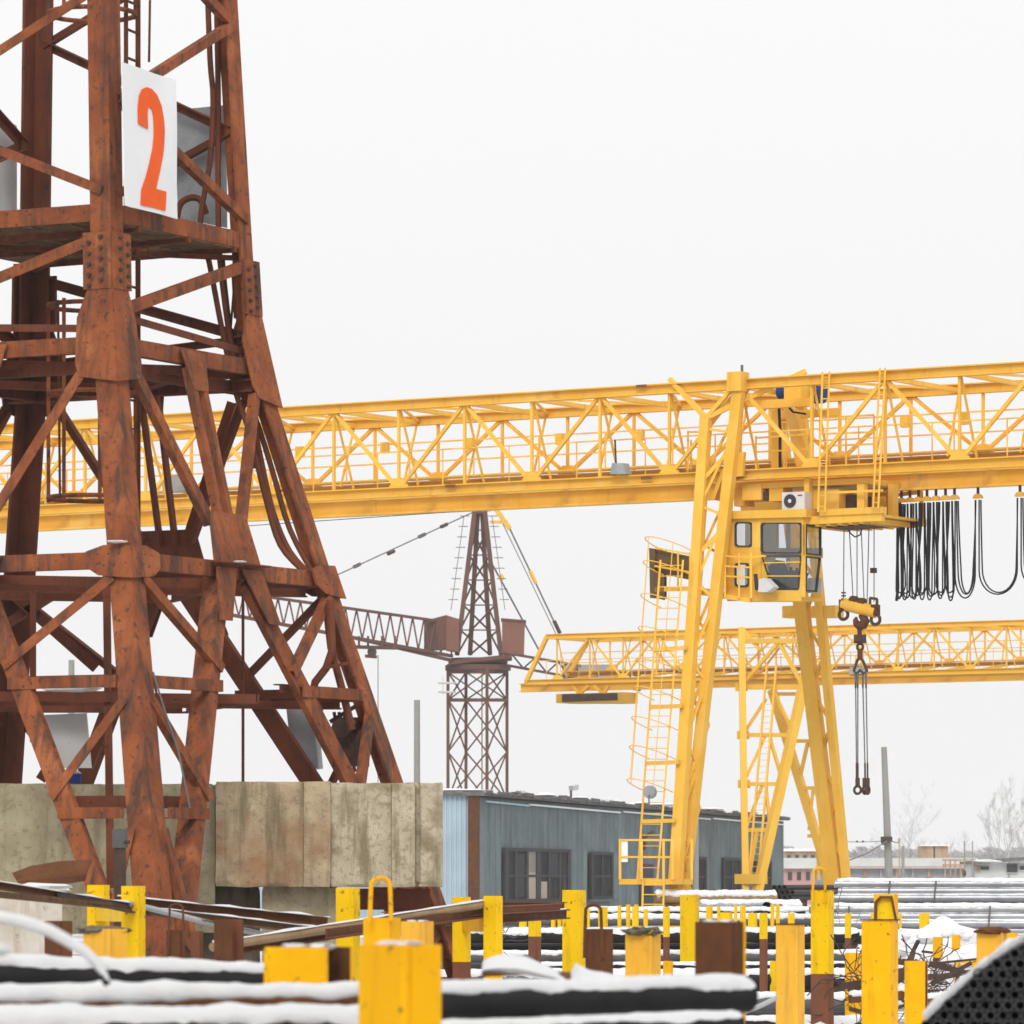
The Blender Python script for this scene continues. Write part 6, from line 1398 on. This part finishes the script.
# big near bundle of black tubes at the lower right
NB_D = 26.0; NP = 11.9 * NB_D / F                       # distance and pitch
def ntop(px): return 1012 - .705 * (px - 926) - 9 * math.sin(math.pi * max(0, min(1, (px - 926) / 130)))
def nedge(i, j):
    px = 926 + 11.9 * (i + .5 * (j % 2)); py = 1046 - 11.9 * .866 * j
    return px < 1056 and py > ntop(px) + 5
tb, c, X, Yd = bundle('tube_bundle', 'near bundle of black plastic tubes seen end on at the lower right corner', 926, 1046, NB_D, 20, 18, NP, 3.2, -.27, 'tube_b', n=18, dz=-.02, wall=.76, edge=nedge)
m = MB(); rg = []
for k in range(81):
    t = k / 80; px = lerp(925, 1062, t); py = ntop(px) + 2.5; th = .022 + .014 * n1(t * 8, 5) + .008 * n1(t * 30, 2)
    q = P(px, py, NB_D - .02); rg.append([q - Z * .03, q - Yd * .05 - Z * .012, q - Yd * .05 + Z * th, q + Yd * .1 + Z * th * 2.0, q + Yd * 1.2 + Z * th * 1.8, q + Yd * 3.2 + Z * th, q + Yd * 3.2 - Z * .03])
m.loft(rg); part('snow_cover', m, M['snow'], tb, sharp=80)
for i in range(2): solo('timber_bearer', MB().box((P(992, 1040, 26.2 + i * 2.4).x, 26.2 + i * 2.4, P(990, 1046, 26).z / 2 - .04), .75, .2, P(990, 1046, 26).z - .09), M['wood'], ('front' if i == 0 else 'rear') + ' timber bearer under the near black tube bundle', 'timber block')
# snow heaps and scrap between the posts at right
def heap(px, py, D_, sx, sy, sz, lab, seed, n=26):
    q = random.Random(seed); m = MB(); c = PZ(px, D_, 0); zt = P(px, py, D_).z
    m.blob(c + Z * zt * .35, 1, (sx, sy, zt * .62), seed, 14, 26, .35, 2.2)
    for i in range(n):
        a = q.uniform(-.85, .85); m.blob(c + Vector((a * sx, q.uniform(-.9, .1) * sy, zt * (1 - .45 * abs(a)) * q.uniform(.78, .98))), q.uniform(.06, .15), (1.2, 1, .8), seed + i, 6, 9, .5, 2)
    return solo('snow_heap', m, M['snow'], lab, 'snow heap', sharp=60)
heap(945, 922, 92, 1.15, .8, 1, 'lumpy snow heap below the silver pipes at right', 3)
heap(905, 934, 88, .9, .6, 1, 'lower lumpy snow bank right behind the large worn post', 8)
heap(966, 946, 84, .6, .5, 1, 'small snow heap beside the angle bracket', 14, 16)
q = random.Random(4)
for i, (px, py, D_, w_, h_, lb) in enumerate(((862, 985, 64, 22, 34, 'tangle of dark scrap wire and twigs left of the large worn post'), (935, 985, 62, 40, 36, 'tangle of scrap wire and snow bits behind the tube bundle'), (842, 925, 98, 20, 26, 'loose loops of wire in front of the silver pipes'), (505, 943, 78, 30, 22, 'thin wires tangled right of the gable posts'), (735, 958, 76, 22, 40, 'thin bent wires between the brown beam and slim post'))):
    m = MB()
    for k in range(44 if i < 2 else 7):
        x, y = px + q.uniform(-w_ / 2, w_ / 2), py + q.uniform(-h_ / 2, h_ / 2); p0 = P(x, y, D_ + q.uniform(-.5, .5)); pts = [p0]; d_ = Vector((q.gauss(0, 1), q.gauss(0, .4), q.gauss(0, .6))).normalized()
        for s_ in range(6): d_ = (d_ + Vector((q.gauss(0, .5), q.gauss(0, .3), q.gauss(0, .5)))).normalized(); pts.append(pts[-1] + d_ * q.uniform(.05, .16))
        m.tube(pts, q.uniform(.004, .009), 4)
    solo('scrap_wire', m, M['steel_dark'] if i < 2 else M['wire'], lb, 'scrap wire', kind='stuff')
qq = random.Random(77)
m = MB()
for k in range(90):
    D_ = qq.uniform(62, 92); px = qq.uniform(838, 985); py = 878 + (H - qq.uniform(.35, 1.0)) / D_ * F; a = P(px, py, D_)
    d_ = Vector((qq.gauss(0, 1), qq.gauss(0, .5), qq.gauss(0, .25))).normalized() * qq.uniform(.25, .8); m.bar(a, a + d_, qq.uniform(.02, .06), qq.uniform(.03, .09))
solo('scrap_pile', m, M['steel_dark'], 'dark steel offcuts strewn between snow heaps and posts at right', 'scrap', kind='stuff')
for i in range(14):
    px, py = q.uniform(845, 960), q.uniform(960, 1010); D_ = 60 + q.uniform(0, 10); c = P(px, py, D_); m = MB(); m.blob(c, q.uniform(.06, .18), (1.6, 1, .5), i + 60, 6, 9, .5, 2)
for i, (px, py, D_, L_, lb) in enumerate(((850, 999, 60, .9, 'left'), (905, 1004, 58, 1.2, 'middle'), (930, 1001, 60, .8, 'right'))):
    a = P(px, py, D_); m = MB(); m.bar(a, a + Vector((L_, .5, .06)), .07, .1); o = solo('scrap_beam', m, M['rust_raw'], 'rusty scrap bar lying in the snow under the right posts, the %s one' % lb, 'scrap bar')
    snowtop(o, a + Z * .02, a + Vector((L_, .5, .08)), .03, .05, i + 90, 75)
m = MB(); rg = []
xs2 = [px for px in range(430, 1010, 12)]
rows_ = []
for D_ in (54, 58, 62, 66): rows_.append([Vector(((px - 512) / F * D_, D_, .25 + .16 * n1(px * .03, D_ * .4) + .12 * n1(px * .11, D_))) for px in xs2])
ids = [m.ring(r) for r in rows_]
for a, b in zip(ids, ids[1:]):
    for i in range(len(xs2) - 1): m.face([a[i], a[i + 1], b[i + 1], b[i]])
solo('snow_bank', m, M['snow'], None, None, kind='structure', sharp=80)
